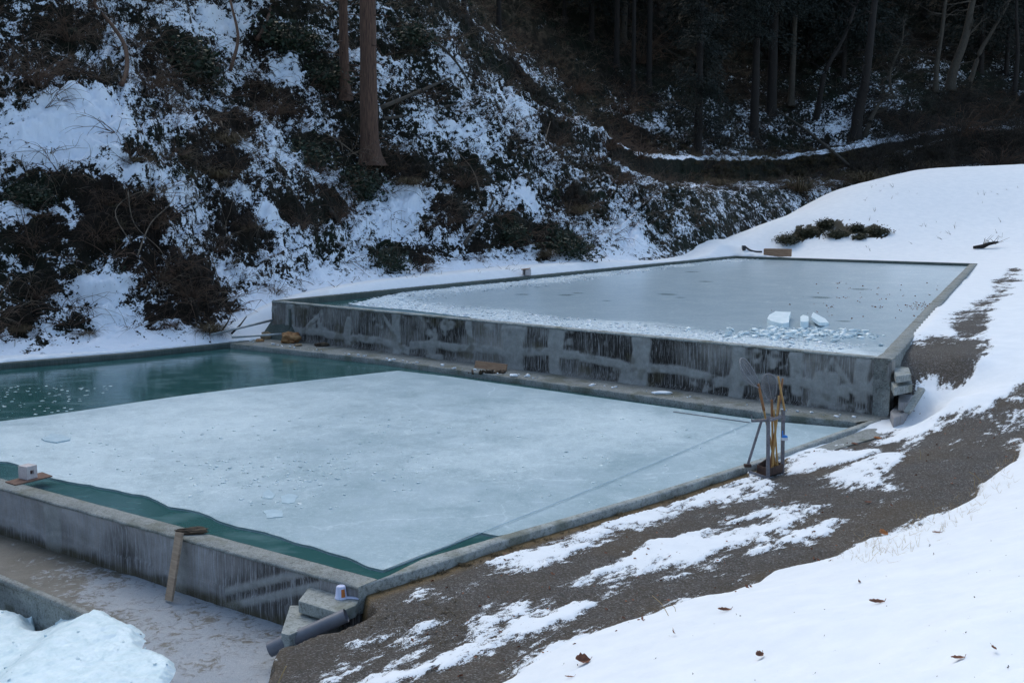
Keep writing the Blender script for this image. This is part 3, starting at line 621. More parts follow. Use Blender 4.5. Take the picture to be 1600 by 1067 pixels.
# upper pond -------------------------------------------------------
up = empty('pond_basin', xy0(U1, 0), 'upper concrete pond basin, raised on a tall dark stained wall behind the lower ice', 'pond basin', 'concrete pond basins')
LU = (U1 - U0).length
def uof(px):                                         # distance along the upper wall of a photo column on it
    r_ = ray(px, 560); t = 0; a = U0; d_ = U1 - U0
    # ray in plan meets wall line
    den = r_.x * d_.y - r_.y * d_.x; s = (a.x * r_.y - a.y * r_.x) / (d_.x * r_.y * -1 + d_.y * r_.x) if False else (a.y * r_.x - a.x * r_.y) / (d_.x * r_.y - d_.y * r_.x)
    return s * LU
def mask_up(U_, V_, u, v):
    H = v.max(); r = .85 + fbm(u, v, 1.6, 3, 121) * 1.0; g = np.zeros_like(u)
    wob = fbm(u, v, .5, 3, 122) * .12
    for px, wd, lo_, hi_ in ((455, .12, .35, 1), (545, .10, .2, .8), (622, .12, 0, 1), (735, .06, .4, 1), (803, .30, 0, 1), (868, .16, 0, 1), (1000, .20, 0, 1), (985, .22, 0, .45), (1155, .14, .1, 1), (1245, .10, .3, 1), (1290, .2, .2, .7), (1350, .12, .3, 1)):
        c = uof(px); g = np.maximum(g, sstep(wd + .06, wd - .02, np.abs(u - c + wob)) * sstep(lo_ - .05, lo_ + .05, V_) * sstep(hi_ + .06, hi_ - .02, V_))
    for x0, x1, v0, v1 in ((430, 560, .32, .36), (560, 640, .40, .22), (640, 740, .34, .40), (735, 810, .48, .30), (815, 905, .50, .52), (905, 985, .48, .42), (1005, 1140, .46, .36), (1140, 1250, .38, .50), (1245, 1330, .52, .36), (1300, 1390, .40, .52)):
        a_, b_ = uof(x0), uof(x1); k = np.clip((u - a_) / (b_ - a_), 0, 1); vc = (v0 + (v1 - v0) * k + np.sin(k * 3.1) * .05)
        g = np.maximum(g, sstep(.10, .04, np.abs(V_ - vc + wob * .4)) * ((u > a_) & (u < b_)))
    for x0, x1, v0, v1 in ((1265, 1300, .15, .9), (1300, 1345, .9, .35), (1345, 1380, .35, .9), (470, 500, .3, .8), (600, 622, .9, .5), (1100, 1150, .2, .5)):
        a_, b_ = uof(x0), uof(x1); k = np.clip((u - a_) / (b_ - a_), 0, 1)
        g = np.maximum(g, sstep(.09, .03, np.abs(V_ - (v0 + (v1 - v0) * k) + wob * .3)) * ((u > a_) & (u < b_)) * .9)
    r = np.where(u > uof(1250), r * .55, r) ; r = np.where(u < uof(560), r * .5, r)
    r = r + sstep(.6, .3, V_) * .15
    g = np.clip(g * (1.25 + fbm(u, v, .35, 4, 127, .7) * 1.6), 0, 1); g = np.maximum(g, sstep(.18, .42, fbm(u, v * 1.3, .7, 4, 128, .7)) * .8); r = np.clip(r * (1 + fbm(u, v, .5, 3, 129)), 0, 1.0) * (1 - g); b = sstep(.10, .0, V_ + fbm(u, v, .4, 2, 125) * .08) * .5 + sstep(.3, .5, fbm(u, v, .35, 3, 126)) * .5
    offn = g * .018 + fbm(u, v, .3, 3, 123) * .018 + fbm(u, v, 1.8, 2, 124) * .025 + sstep(.25, .05, V_) * .04
    return r, g, np.clip(b, 0, 1), (offn * sstep(1.0, .93, V_) + .002)
wall_face(U0, U1, ZU - .04, -.15, un, .028, mask_up, M['wall'], 'front_wall', up)
strip('front_rim', [U0 + un * .012, U1 + un * .012], [U0 - un * .22, U1 - un * .22], ZU, .0395, M['rim_frost'], up)  # frosted cement chosen here so its paler tone paints the rim highlight
uri = off(UR, .30)
strip('right_rim', UR, uri, ZU + .003, 1.1, M['rim'], up, .01)
urd = UR[-1]
far_o = [UFL, UR[-1]]; fdv = (far_o[1] - far_o[0]).normalized(); fin = Vector((fdv.y, -fdv.x, 0))
strip('far_rim', far_o, [p + fin * .35 for p in far_o], ZU + .006, .6, M['wet'], up, .01)
lft = [U0, UFL]; lv = (lft[1] - lft[0]).normalized(); ln = Vector((lv.y, -lv.x, 0))
strip('left_rim', lft, [p + ln * .30 for p in lft], ZU + .009, 1.15, M['wet'], up, .015)
# vertical pipe on the wall face, and the mortar foot at the left end
bm = bmesh.new(); c = xy0(U0, 0) + ud * (uof(457)) + un * .06; bm_tube(bm, [c + Vector((0, 0, .12)), c + Vector((0, 0, .90))], .035, 10); bm_done('drain_pipe', bm, M['wet'], up, True)
bm = bmesh.new(); e0 = xy0(U0, 0)
bm_prism(bm, [e0 + Vector((-.05, .1, .5)), e0 + ud * .9 + un * .05 + Vector((0, 0, .42)), e0 + ud * .9 + un * .02 + Vector((0, 0, .42)), e0 - un * .2 + Vector((0, 0, .5))], .6,
         [e0 + Vector((-.45, .0, -.1)), e0 + ud * 1.4 + un * .30 + Vector((0, 0, -.1)), e0 + ud * 1.3 + Vector((0, 0, -.1)), e0 - un * .5 + Vector((-.2, 0, -.1))])
bm_done('mortar_foot', bm, M['wet'], up)
settle(up)

# water -------------------------------------------------------
def sheet(name, pts, z, mat):
    bm = bmesh.new(); bm.faces.new([bm.verts.new((p.x, p.y, z)) for p in pts]); o = bm_done(name, bm, mat); 
    if o.data.polygons[0].normal.z < 0: o.data.flip_normals()
    return tag(o, kind='structure')
sheet('water', [AL - fn * .15, A1 - fn * .15 + Vector((.1, .1, 0))] + [p for p in off(RR, .12)[1:]] + [xy0(U0, 0) + un * .2, LB0, LL, LLL], -.13, M['water'])
sheet('water', [U0 - un * .1, U1 - un * .1] + off(UR, .15)[1:] + [UFL + fin * .15 + ln * .15, U0 + ln * .15], ZU - .16, M['water'])

# ice -------------------------------------------------------
def resample(pts, n, jag=0, seed=0, closed=False):
    P_ = np.array([(p.x, p.y) for p in pts]); d = np.concatenate([[0], np.cumsum(np.hypot(*np.diff(P_, axis=0).T))])
    t = np.linspace(0, d[-1], n); x = np.interp(t, d, P_[:, 0]); y = np.interp(t, d, P_[:, 1])
    return x, y, d[-1]
def loft_ice(name, front, back, z, th, nu, nv, mat, maskfn, label=None):
    fx, fy, L = resample(front, nu); bx, by, _ = resample(back, nu)
    k = np.linspace(0, 1, nv)[None]; x = fx[:, None] * (1 - k) + bx[:, None] * k; y = fy[:, None] * (1 - k) + by[:, None] * k
    r, g, dz = maskfn(x, y); zz = z + dz
    at = np.zeros(x.shape + (4,)); at[..., 0] = r; at[..., 1] = g; at[..., 3] = 1
    V = np.stack([x, y, zz], -1).reshape(-1, 3); F = grid_faces(nu, nv)
    idx = np.arange(nu * nv).reshape(nu, nv); loop = np.concatenate([idx[:, 0], idx[-1, 1:], idx[::-1, -1][1:], idx[0, ::-1][1:-1]])
    lowv = V[loop].copy(); lowv[:, 2] = z - th; base = len(V); m = len(loop); j = np.arange(m); jn = (j + 1) % m
    skirt = np.stack([loop[jn], loop[j], base + j, base + jn], 1)
    return tag(link(name, mesh_np(name, np.vstack([V, lowv]), np.vstack([F, skirt]), mat, False, np.vstack([at.reshape(-1, 4), np.tile([1, 0, 0, 1], (m, 1))]))), kind='structure')
zi = -.10
f_pts = [P(*p, zi) for p in ((-420, 640), (-150, 700), (0, 721), (10, 722), (19, 725), (62, 742), (107, 752), (141, 757), (165, 763), (197, 769), (220, 773), (239, 780), (267, 791), (298, 798), (329, 807), (365, 818), (400, 828), (437, 838), (473, 850), (518, 863), (557, 875), (580, 883), (602, 889), (640, 874), (700, 851), (748, 831), (778, 837))]
rim_in = [a_ + (b_ - a_).normalized() * w_ for a_, b_, w_ in zip(RR, off(RR, 1), (.3, .22, .16, .135, .125, .125, .125, .13))]
f_pts += [Vector((p.x, p.y, zi)) for p in rim_in if p.x > P(840, 828).x] 
f_pts[-1] = P(1326, 668, zi)
b_pts = [P(*p, zi) for p in ((-420, 690), (-200, 690), (0, 658), (50, 652), (130, 641), (215, 628), (300, 616), (380, 606), (460, 597), (540, 588), (622, 579), (700, 588), (800, 602), (1000, 630), (1194, 657), (1318, 668))]
def wob(pts, amp, sc, seed, keep=()):
    out = []; n = 0
    for i in range(len(pts) - 1):
        a, b = pts[i], pts[i + 1]; m = max(1, int((b - a).length / .12))
        for k in range(m): out.append(a.lerp(b, k / m))
    out.append(pts[-1]); A = np.array([(p.x, p.y) for p in out]); w1 = fbm(A[:, 0], A[:, 1], sc, 3, seed) * amp
    return [Vector((p.x - fn.x * w, p.y - fn.y * w, p.z)) for p, w in zip(out, w1)]
nf = 23
f_all = wob(f_pts[:nf], .10, .7, 131) + f_pts[nf:]
rod_a, rod_b = P(603, 889, zi), P(1182, 656, zi)
def ice_low(x, y):
    band = fbm(x, y, 5, 3, 141); fine = fbm(x, y, .35, 4, 142, .7)
    cx, cy = P(880, 690, zi).x, P(880, 690, zi).y
    blot = np.exp(-(((x - P(960, 660, zi).x) / 2.6) ** 2 + ((y - P(960, 660, zi).y) / 2.2) ** 2)) + np.exp(-(((x - P(760, 720, zi).x) / 2.0) ** 2 + ((y - P(760, 720, zi).y) / 1.3) ** 2)) * .8
    left = sstep(P(560, 700, zi).x, P(150, 700, zi).x, x)
    r = .12 + .30 * band + .42 * blot + .28 * left + fine * .25
    r -= sstep(1.2, .2, line_d(x, y, [f_pts[19], P(800, 800, zi), P(1000, 735, zi)])) * .15
    near_b = sstep(1.1, .1, line_d(x, y, b_pts)); r -= near_b * .15
    return np.clip(r, 0, 1), np.zeros_like(x), fine * .002
loft_ice('ice', f_all, b_pts, zi, .05, 620, 300, M['ice'], ice_low)

zu = ZU - .11
fu = [P(*p, zu) for p in ((545, 476), (580, 480), (640, 485), (700, 492), (800, 507), (900, 515), (1000, 525), (1100, 536), (1200, 547), (1300, 556), (1388, 562))]
tl = [P(*p, zu) for p in ((540, 474), (625, 458), (680, 450), (737, 446), (800, 441), (912, 425), (1030, 411), (1137, 402.5))]
uri_in = [Vector((p.x, p.y, zu)) for p in off(UR, .29)]
frt = wob(fu, .12, .8, 151); frt = [p - Vector((0, 0, 0)) for p in frt]
back_u = [UFL + fin * .4 + ln * .45, UR[-1] + fin * .4 - (UR[-1] - UR[-2]).normalized() * .0 + Vector((-.3, 0, 0))]
def ice_up(x, y):
    df = line_d(x, y, fu); dl_ = line_d(x, y, tl); fine = fbm(x, y, .4, 4, 152, .7)
    r = sstep(2.9, .6, df + fbm(x, y, 1.4, 3, 153) * .9) * sstep(P(540, 480, zu).x - 3, P(640, 480, zu).x, x) * (1 - .6 * sstep(P(1290, 540, zu).x, P(1350, 540, zu).x, x))
    r = np.maximum(r, sstep(2.4, .5, dl_ + fbm(x, y, 1.6, 3, 154) * 1.1) * .9)
    dar = np.zeros_like(x)
    for px, py, a in ((885, 461, .30), (903, 458, .2), (816, 460, .25), (1043, 460, .33), (1064, 465, .2), (1083, 425, .3), (1103, 440, .3), (948, 470, .15), (1283, 465, .35), (1320, 502, .2), (1345, 452, .35), (840, 449, .2)):
        p = P(px, py, zu); dar = np.maximum(dar, sstep(1.2, .5, np.hypot(x - p.x, y - p.y) / a + fine * .4))
    return np.clip(r + fine * .25 * (r > .1), 0, 1), dar * .75, r * np.abs(fbm(x, y, .3, 3, 155)) * .03 + fine * .0015
# loft from left edge polyline to right edge polyline
rt = [p for p in uri_in]; rt[0] = P(1386, 562, zu)
left_edge = [frt[0]] + tl[1:] + [Vector((back_u[0].x, back_u[0].y, zu))]
def loft2():
    # front polyline and far polyline; the sides follow tl and the right rim
    nu, nv = 560, 520
    F_ = resample(frt, nu); Bk = resample([Vector((back_u[0].x, back_u[0].y, 0)), Vector((back_u[1].x, back_u[1].y, 0))], nu); Lf = resample(left_edge, nv); Rt = resample(rt, nv)
    u = np.linspace(0, 1, nu)[:, None]; v = (np.linspace(0, 1, nv) ** 1.0)[None]
    def coons(i):
        a, b, l, r = F_[i], Bk[i], Lf[i], Rt[i]
        return (1 - v) * a[:, None] + v * b[:, None] + (1 - u) * l[None] + u * r[None] - ((1 - u) * (1 - v) * a[0] + u * (1 - v) * a[-1] + (1 - u) * v * b[0] + u * v * b[-1])
    return coons(0), coons(1), nu, nv
x, y, nu, nv = loft2(); r_, g_, dz = ice_up(x, y)
at = np.zeros(x.shape + (4,)); at[..., 0] = r_; at[..., 1] = g_; at[..., 3] = 1
V = np.stack([x, y, zu + dz], -1).reshape(-1, 3); idx = np.arange(nu * nv).reshape(nu, nv); loop = np.concatenate([idx[:, 0], idx[-1, 1:], idx[::-1, -1][1:], idx[0, ::-1][1:-1]])
lowv = V[loop].copy(); lowv[:, 2] = zu - .05; m = len(loop); j = np.arange(m); sk = np.stack([loop[(j + 1) % m], loop[j], len(V) + j, len(V) + (j + 1) % m], 1)
tag(link('ice', mesh_np('ice', np.vstack([V, lowv]), np.vstack([grid_faces(nu, nv), sk]), M['ice2'], False, np.vstack([at.reshape(-1, 4), np.tile([1, 0, 0, 1], (m, 1))]))), kind='structure')

# rubble of broken ice ------------------------------------------------
BOX = np.array([(-1, -1, -1), (1, -1, -1), (1, 1, -1), (-1, 1, -1), (-1, -1, 1), (1, -1, 1), (1, 1, 1), (-1, 1, 1)], float)
BF = np.array([(3, 2, 1, 0), (4, 5, 6, 7), (0, 1, 5, 4), (1, 2, 6, 5), (2, 3, 7, 6), (3, 0, 4, 7)])
def chunks(name, pos, size, flat, mat, tilt=.35):
    n = len(pos); V = BOX[None] * (1 + rng.uniform(-.45, .25, (n, 8, 3))); V = V * (size[:, None, None] * np.array([1, 1, 1.])[None, None]); V[..., 2] *= flat[:, None]
    a = rng.uniform(0, 6.28, n); c, s = np.cos(a)[:, None], np.sin(a)[:, None]; x = V[..., 0] * c - V[..., 1] * s; y = V[..., 0] * s + V[..., 1] * c
    tx = rng.normal(0, tilt, n)[:, None]; ty = rng.normal(0, tilt, n)[:, None]; z = V[..., 2] + x * tx + y * ty
    V = np.stack([x, y, z], -1) + np.asarray(pos)[:, None]
    F = (BF[None] + (np.arange(n) * 8)[:, None, None]).reshape(-1, 4); return link(name, mesh_np(name, V.reshape(-1, 3), F, mat))
def along(pts, n, width, pw=1.0, side=None):
    x, y, L = resample(pts, n); i = rng.integers(0, n, n); x, y = x[i], y[i]
    gx = np.gradient(resample(pts, n)[0])[i]; gy = np.gradient(resample(pts, n)[1])[i]; l = np.hypot(gx, gy) + 1e-9
    o = width * rng.uniform(0, 1, n) ** pw; o = o * (side or 1)
    return x - gy / l * o, y + gx / l * o
xs, ys = along(fu[:-1], 2600, 2.0, 1.7); sz = rng.uniform(.008, .045, 2600) * rng.uniform(.4, 1.1, 2600)
xs2, ys2 = along(tl, 1300, 2.2, 1.5, -1); sz2 = rng.uniform(.008, .05, 1300)
px_ = np.concatenate([xs, xs2]); py_ = np.concatenate([ys, ys2]); s_ = np.concatenate([sz, sz2])
tag(chunks('ice_rubble', np.stack([px_, py_, zu + .01 + s_ * .1], 1), s_, rng.uniform(.05, .22, len(s_)), M['snow'], .12), 'crushed white ice scattered along the near and left edges of the upper pond', 'ice rubble', kind='stuff')
c0, c1 = P(1210, 520, zu), P(1290, 525, zu)
n = 260; pos = np.stack([rng.normal((c0.x + c1.x) / 2 - .1, .75, n), rng.normal((c0.y + c1.y) / 2, .55, n), np.full(n, zu + .02)], 1)
tag(chunks('ice_lumps', pos, rng.uniform(.015, .085, n), rng.uniform(.15, .5, n), M['slush'], .22), 'heap of small broken ice lumps around the big slabs on the upper pond', 'ice lumps', kind='stuff')
n = 420; cc = P(445, 745, zi); pos = np.stack([np.concatenate([rng.normal(cc.x, 1.0, 150), rng.uniform(P(0, 700, zi).x, P(1100, 700, zi).x, 270)]), np.concatenate([rng.normal(cc.y, .9, 150), rng.uniform(P(0, 790, zi).y, P(0, 650, zi).y, 270)]), np.full(n, zi + .004)], 1)
inside = poly_sd(pos[:, 0], pos[:, 1], f_pts + b_pts[::-1]) > .15; pos = pos[inside]
tag(chunks('ice_chips', pos, rng.uniform(.006, .028, len(pos)), rng.uniform(.1, .4, len(pos)), M['slush'], .1), 'fine white ice chips sprinkled over the lower pond ice', 'ice chips', kind='stuff')
n = 130; x0 = P(0, 640, -.13); pos = np.stack([rng.uniform(P(-40, 620, zi).x, P(150, 620, zi).x, n), rng.uniform(P(0, 652, zi).y, P(0, 600, zi).y, n), np.full(n, -.128)], 1)
inside = poly_sd(pos[:, 0], pos[:, 1], f_pts + b_pts[::-1]) < -.1; pos = pos[inside]
tag(chunks('ice_chips', pos, rng.uniform(.008, .035, len(pos)), rng.uniform(.03, .1, len(pos)), M['slush'], .03), 'thin ice flakes floating on the open green water at the left', 'ice flakes', kind='stuff')
def slab_ice(pts, z, th, label, name='ice_slab', tilt=None, grp='ice slabs lying on the ponds'):
    c = sum(pts, Vector()) / len(pts); bm = bmesh.new(); T = []
    pts = [p for q in zip(pts, pts[1:] + pts[:1]) for p in (c + (q[0] - c) * random.uniform(.7, 1.2), c + (q[0].lerp(q[1], .5) - c) * random.uniform(.75, 1.25))]
    for i, p in enumerate(pts):
        q = p - c; T.append(Vector((q.x, q.y, th + (tilt.x * q.x + tilt.y * q.y if tilt else 0))))
    bm_prism(bm, T, th); o = bm_done(name, bm, M['slush' if th > .05 else 'plate'], bevel=.006); o.location = (c.x, c.y, z); return tag(o, label, 'ice slab', grp)
slab_ice([P(*p, zu) for p in ((1195, 505), (1212, 497), (1235, 498), (1233, 511), (1215, 513))], zu + .01, .12, 'flat pale ice slab left of the rounded ice lump on the upper pond', tilt=Vector((.03, .03, 0)))
slab_ice([P(*p, zu) for p in ((1249, 510), (1254, 502), (1264, 504), (1264, 513), (1255, 516))], zu + .01, .16, 'rounded white ice lump between two slabs on the upper pond')
slab_ice([P(*p, zu) for p in ((1266, 506), (1270, 495), (1292, 500), (1298, 508), (1280, 512))], zu + .02, .08, 'tilted triangular ice slab, rightmost and tallest on the upper pond', tilt=Vector((-.30, .06, 0)))
slab_ice([P(*p, zi) for p in ((68, 686), (80, 680), (100, 680), (111, 685), (100, 691), (78, 692))], zi, .02, 'flat oval ice plate at the left end of the lower ice')
slab_ice([P(*p, zi) for p in ((408, 770), (420, 766), (433, 773), (428, 781), (410, 779))], zi, .008, 'pale ice plate nearest the open channel, left of its two neighbours')
slab_ice([P(*p, zi) for p in ((436, 776), (450, 771), (466, 776), (460, 785), (440, 786))], zi, .008, 'pale ice plate on the lower ice, right of its two neighbours')
slab_ice([P(*p, zi) for p in ((412, 800), (425, 795), (443, 797), (440, 807), (418, 809))], zi, .008, 'pale ice plate closest to the front edge of the lower ice')
# ------------------------------------------------------------------ vegetation
def tmpl_twigs(n, L, droop, w, seed, up=.6, spread=1.0, segs=5, sub=2):
    """a tangle of bare stems from one root: thin three-sided stems with side shoots; returns V, F (quads)"""
    r = np.random.default_rng(seed); Vs, Fs = [], []; c = 0
    def stem(p, d, l, w0):
        nonlocal c
        pts = [p]; q = p.copy(); d = d / np.linalg.norm(d)
        for k in range(segs):
            d = d + r.normal(0, .16, 3) + np.array([0, 0, -droop * (k + 1) / segs]); d /= np.linalg.norm(d); q = q + d * l / segs; pts.append(q.copy())
        for k, pt in enumerate(pts):
            t = (pts[min(k + 1, segs)] - pts[max(k - 1, 0)]); t = t / (np.linalg.norm(t) + 1e-9); s = np.cross(t, [.3, .2, .9]); s /= np.linalg.norm(s) + 1e-9; u = np.cross(s, t); ww = w0 * (1 - .75 * k / segs)
            for a in (0, 2.094, 4.189): Vs.append(pt + (s * math.cos(a) + u * math.sin(a)) * ww)
        for k in range(segs):
            for j in range(3): Fs.append((c + k * 3 + j, c + k * 3 + (j + 1) % 3, c + k * 3 + 3 + (j + 1) % 3, c + k * 3 + 3 + j))
        c += 3 * (segs + 1); return pts, d
    for i in range(n):
        a = r.uniform(0, 6.283); e = r.uniform(.1, 1) ** .7
        d = np.array([math.cos(a) * spread * e, math.sin(a) * spread * e, up]); p = np.array([math.cos(a), math.sin(a), 0]) * r.uniform(0, .12) * L
        l = L * r.uniform(.5, 1.1); pts, dd = stem(p, d, l, w)
        for k in range(sub):
            q = pts[r.integers(1, segs)]; stem(q, dd + r.normal(0, .7, 3), l * r.uniform(.25, .5), w * .6)
    return np.array(Vs), np.array(Fs)
def tmpl_leaves(n, R, leaf, seed, flat=.7, hang=0.0, shell=.3):
    """a clump of small folded leaves through an uneven volume"""
    r = np.random.default_rng(seed); nl = max(3, n // 40); cen = r.normal(0, 1, (nl, 3)); cen /= np.linalg.norm(cen, axis=1)[:, None]; cen *= r.uniform(.25, .8, (nl, 1)) * R; cen[:, 2] = np.abs(cen[:, 2]) * flat
    k = r.integers(0, nl, n); p = cen[k] + r.normal(0, R * shell * .6, (n, 3)); p[:, 2] -= hang * r.uniform(0, 1, n) * R
    d = r.normal(0, 1, (n, 3)); d[:, 2] = d[:, 2] * .6 - .25 - hang * 1.2; d /= np.linalg.norm(d, axis=1)[:, None]; s = np.cross(d, r.normal(0, 1, (n, 3))); s /= np.linalg.norm(s, axis=1)[:, None] + 1e-9
    L = leaf * r.uniform(.6, 1.3, (n, 1)); wd = L * (.30 - .16 * min(1, hang))
    V = np.stack([p, p + d * L * .5 + s * wd, p + d * L, p + d * L * .5 - s * wd], 1).reshape(-1, 3); return V, np.arange(n * 4).reshape(-1, 4)
def tmpl_grass(n, L, seed, droop=1.1, w=.008):
    r = np.random.default_rng(seed); Vs, Fs = [], []; c = 0
    for i in range(n):
        a = r.uniform(0, 6.283); d = np.array([math.cos(a) * .7, math.sin(a) * .7, r.uniform(.4, 1.1)]); p = np.array([r.normal(0, .1 * L), r.normal(0, .1 * L), 0]); l = L * r.uniform(.5, 1.1); sd = np.array([-math.sin(a), math.cos(a), 0])
        for k in range(5):
            Vs += [p - sd * w * (1 - k / 5), p + sd * w * (1 - k / 5)]
            d = d / np.linalg.norm(d); p = p + d * l / 4; d = d + np.array([0, 0, -droop * .38 * (k + 1) / 2]) + r.normal(0, .05, 3)
        for k in range(4): Fs.append((c + 2 * k, c + 2 * k + 1, c + 2 * k + 3, c + 2 * k + 2))
        c += 10
    return np.array(Vs), np.array(Fs)

def scatter_mesh(name, tmpls, pos, ang, scl, lean, mat):
    """one mesh of many small plants; lean = horizontal vector added with height (plants bend down the slope)"""
    Vs, Fs, base = [], [], 0; k = rng.integers(0, len(tmpls), len(pos))
    for t, (tv, tf) in enumerate(tmpls):
        i = np.where(k == t)[0]; m = len(i)
        if not m: continue
        c, s = np.cos(ang[i])[:, None], np.sin(ang[i])[:, None]; x = (tv[None, :, 0] * c - tv[None, :, 1] * s) * scl[i, None]; y = (tv[None, :, 0] * s + tv[None, :, 1] * c) * scl[i, None]; z = tv[None, :, 2] * scl[i, None]
        h = np.abs(z); x = x + lean[i, None, 0] * h; y = y + lean[i, None, 1] * h; z = z + lean[i, None, 2] * (np.hypot(x, y))
        V = np.stack([x + pos[i, None, 0], y + pos[i, None, 1], z + pos[i, None, 2]], -1).reshape(-1, 3)
        Fs.append((tf[None] + (np.arange(m) * len(tv))[:, None, None]).reshape(-1, 4) + base); Vs.append(V); base += len(V)
    return link(name, mesh_np(name, np.vstack(Vs), np.vstack(Fs), mat))

iS, iE = int(np.searchsorted(S_, .9)), int(np.searchsorted(S_, 9.3)); jE = int(np.searchsorted(T_, 45))
# pick points per unit area, in the part of the hill that the photo can see
def hill_points(n, wfn):
    ii = rng.integers(8, jE, n * 6); jj = rng.integers(iS, iE, n * 6)
    p = HV[ii, jj]; px = 800 + FPX * p[:, 0] / p[:, 1]; dist = p[:, 1]
    dT = np.gradient(T_)[ii]; dS = (np.hypot(np.gradient(Bx), np.gradient(By)))[jj]
    wgt = dT * dS * wfn(ii, jj, p) * (px > -90) * (px < 1700); wgt = wgt / wgt.max()
    keep = rng.uniform(0, 1, len(wgt)) < wgt; ii, jj = ii[keep][:n], jj[keep][:n]
    return ii, jj, HV[ii, jj]
def leans(jj, a=.5): return np.stack([-Dx[jj] * a, -Dy[jj] * a, np.full(len(jj), -.25)], 1)
def undergrowth(name, tm, n, wfn, s0, s1, lean, mat, label, cat='undergrowth'):
    ii, jj, p = hill_points(n, wfn); m = len(p)
    o = scatter_mesh(name, tm, p, rng.uniform(0, 6.28, m), rng.uniform(s0, s1, m), leans(jj, lean), mat); tag(o, label, cat, kind='stuff'); return o
wd = lambda ii, jj, p: np.clip(.9 - D[ii, jj] * 1.1, .15, 1) * (T_[ii] > .8)
wgn = lambda ii, jj, p: np.clip(.8 - D[ii, jj], .02, 1) * np.clip(Gm[ii, jj] + .1, .05, 1) * (T_[ii] > .6)
wbr = lambda ii, jj, p: np.clip(.85 - D[ii, jj], .12, 1) * np.clip(1.1 - Gm[ii, jj], .05, 1) * (T_[ii] > .6)
near = lambda f: (lambda ii, jj, p: f(ii, jj, p) * np.clip(36 / p[:, 1], 0, 1) ** 1.5)
undergrowth('bare_undergrowth', [tmpl_twigs(9, 1.15, .30, .010, s, segs=5, sub=2) for s in range(6)], 9500, near(wbr), .5, 1.5, .5, M['twig'], 'brown leafless twigs and brambles covering the snowy slope')
undergrowth('bare_undergrowth', [tmpl_twigs(8, 1.2, .30, .010, s + 20, segs=5, sub=2) for s in range(5)], 4200, near(wd), .5, 1.4, .5, M['twig_grey'], 'greyish bare twigs leaning down the snowy slope')
undergrowth('withered_grass', [tmpl_grass(26, .55, s) for s in range(4)], 2600, near(wd), .6, 1.4, .6, M['grass'], 'withered grass tufts hanging down the slope between the snow patches')
undergrowth('leafy_undergrowth', [tmpl_leaves(90, .33, .12, s) for s in range(6)], 3800, wgn, .6, 1.5, .3, M['leaf'], 'small dark evergreen plants poking through the snow on the slope')
undergrowth('leafy_undergrowth', [tmpl_leaves(80, .30, .13, s + 9, hang=.5) for s in range(5)], 2600, wgn, .6, 1.4, .4, M['leaf_olive'], 'olive brown leaves and ferns poking through the snow on the slope')
# leaf litter speckles: small flat scraps lying everywhere
undergrowth('leaf_litter', [tmpl_leaves(16, .45, .085, s + 30, flat=.1, shell=.6) for s in range(5)], 42000, lambda ii, jj, p: np.clip(1.0 - D[ii, jj], .30, 1) * (T_[ii] > .3), .7, 1.3, .0, M['bark_dark'], 'dead leaves and scraps lying on the snow of the slope')

undergrowth('long_stems', [tmpl_twigs(5, 2.6, .34, .013, s + 240, up=.9, spread=1.2, segs=8, sub=3) for s in range(7)], 620, near(lambda ii, jj, p: np.clip(.75 - D[ii, jj], .03, 1) * (T_[ii] > 1.5)), .5, 1.15, .55, M['twig'], 'long arching bare stems tangled over the brown parts of the slope')
# ---- individual shrubs
def shrub_proto(kind, seed):
    if kind == 'b':
        a = tmpl_twigs(48, 1.0, .30, .009, seed, up=.75, segs=6, sub=3); return [('stems', a, M['twig'])]
    if kind == 'h':
        a = tmpl_grass(420, 1.0, seed, 1.7, .007); b = tmpl_twigs(26, 1.0, .55, .009, seed + 3, up=.4); return [('stems', b, M['twig']), ('blades', a, M['grass'])]
    a = tmpl_leaves(1500, .85, .13, seed, flat=.75, shell=.5); b = tmpl_twigs(24, .9, .1, .010, seed + 3, up=.9); return [('stems', b, M['twig_grey']), ('foliage', a, M['leaf'])]
PROTO = {}
def shrub_meshes(kind, seed):
    key = (kind, seed)
    if key not in PROTO: PROTO[key] = [(n, mesh_np(n, v, f, m)) for n, (v, f), m in shrub_proto(kind, 400 + seed * 7)]
    return PROTO[key]
PROTO_OLIVE = {}
def shrub(px, py, rpx, kind, label, seed=0, name=None, sz=1.0, group=None, tree=None):
    p, n = hit(px, py + rpx * .55, tree or BH); R = rpx * p.y / FPX * 1.12 * sz
    nm = name or {'b': 'bare_shrub', 'h': 'grass_clump', 'g': 'evergreen_shrub'}[kind]
    t = empty(nm, p - Vector((0, 0, .06)), label, 'shrub', group or {'b': 'leafless brown shrubs on the slope', 'h': 'drooping grass clumps on the slope', 'g': 'dark evergreen shrubs on the slope'}[kind], random.uniform(0, 6.28))
    t.scale = (R * random.uniform(.9, 1.15), R, R * random.uniform(.85, 1.1) * (1.0 if kind != 'h' else .8))
    for nme, me in shrub_meshes(kind, seed): link(nme, me, t)
    return t
LB = ['at the far left edge of the slope', 'above the bright snow patch at the left', 'beside the curved brown stem at the upper left', 'below the bright snow chute at the left', 'left of the thick cedar trunk', 'under the thick cedar trunk', 'above the rock and pipes at the pond corner', 'above the middle of the upper pond', 'below the dark terrace', 'in the dark forest at the upper right']
REG = {'b': 'leafless brown', 'h': 'drooping grassy', 'g': 'dark evergreen'}
land = [(0, 'left picture edge'), (170, 'bright snow chute'), (320, 'long bent sapling'), (440, 'upper pond corner'), (578, 'thick cedar trunk'), (725, 'leaning stick'), (822, 'pale rim block'), (975, 'ravine trunk'), (1090, 'drooping conifer'), (1215, 'wooden crate'), (1340, 'leaning dark trunk'), (1475, 'pale thin trunk'), (1600, 'right picture edge')]
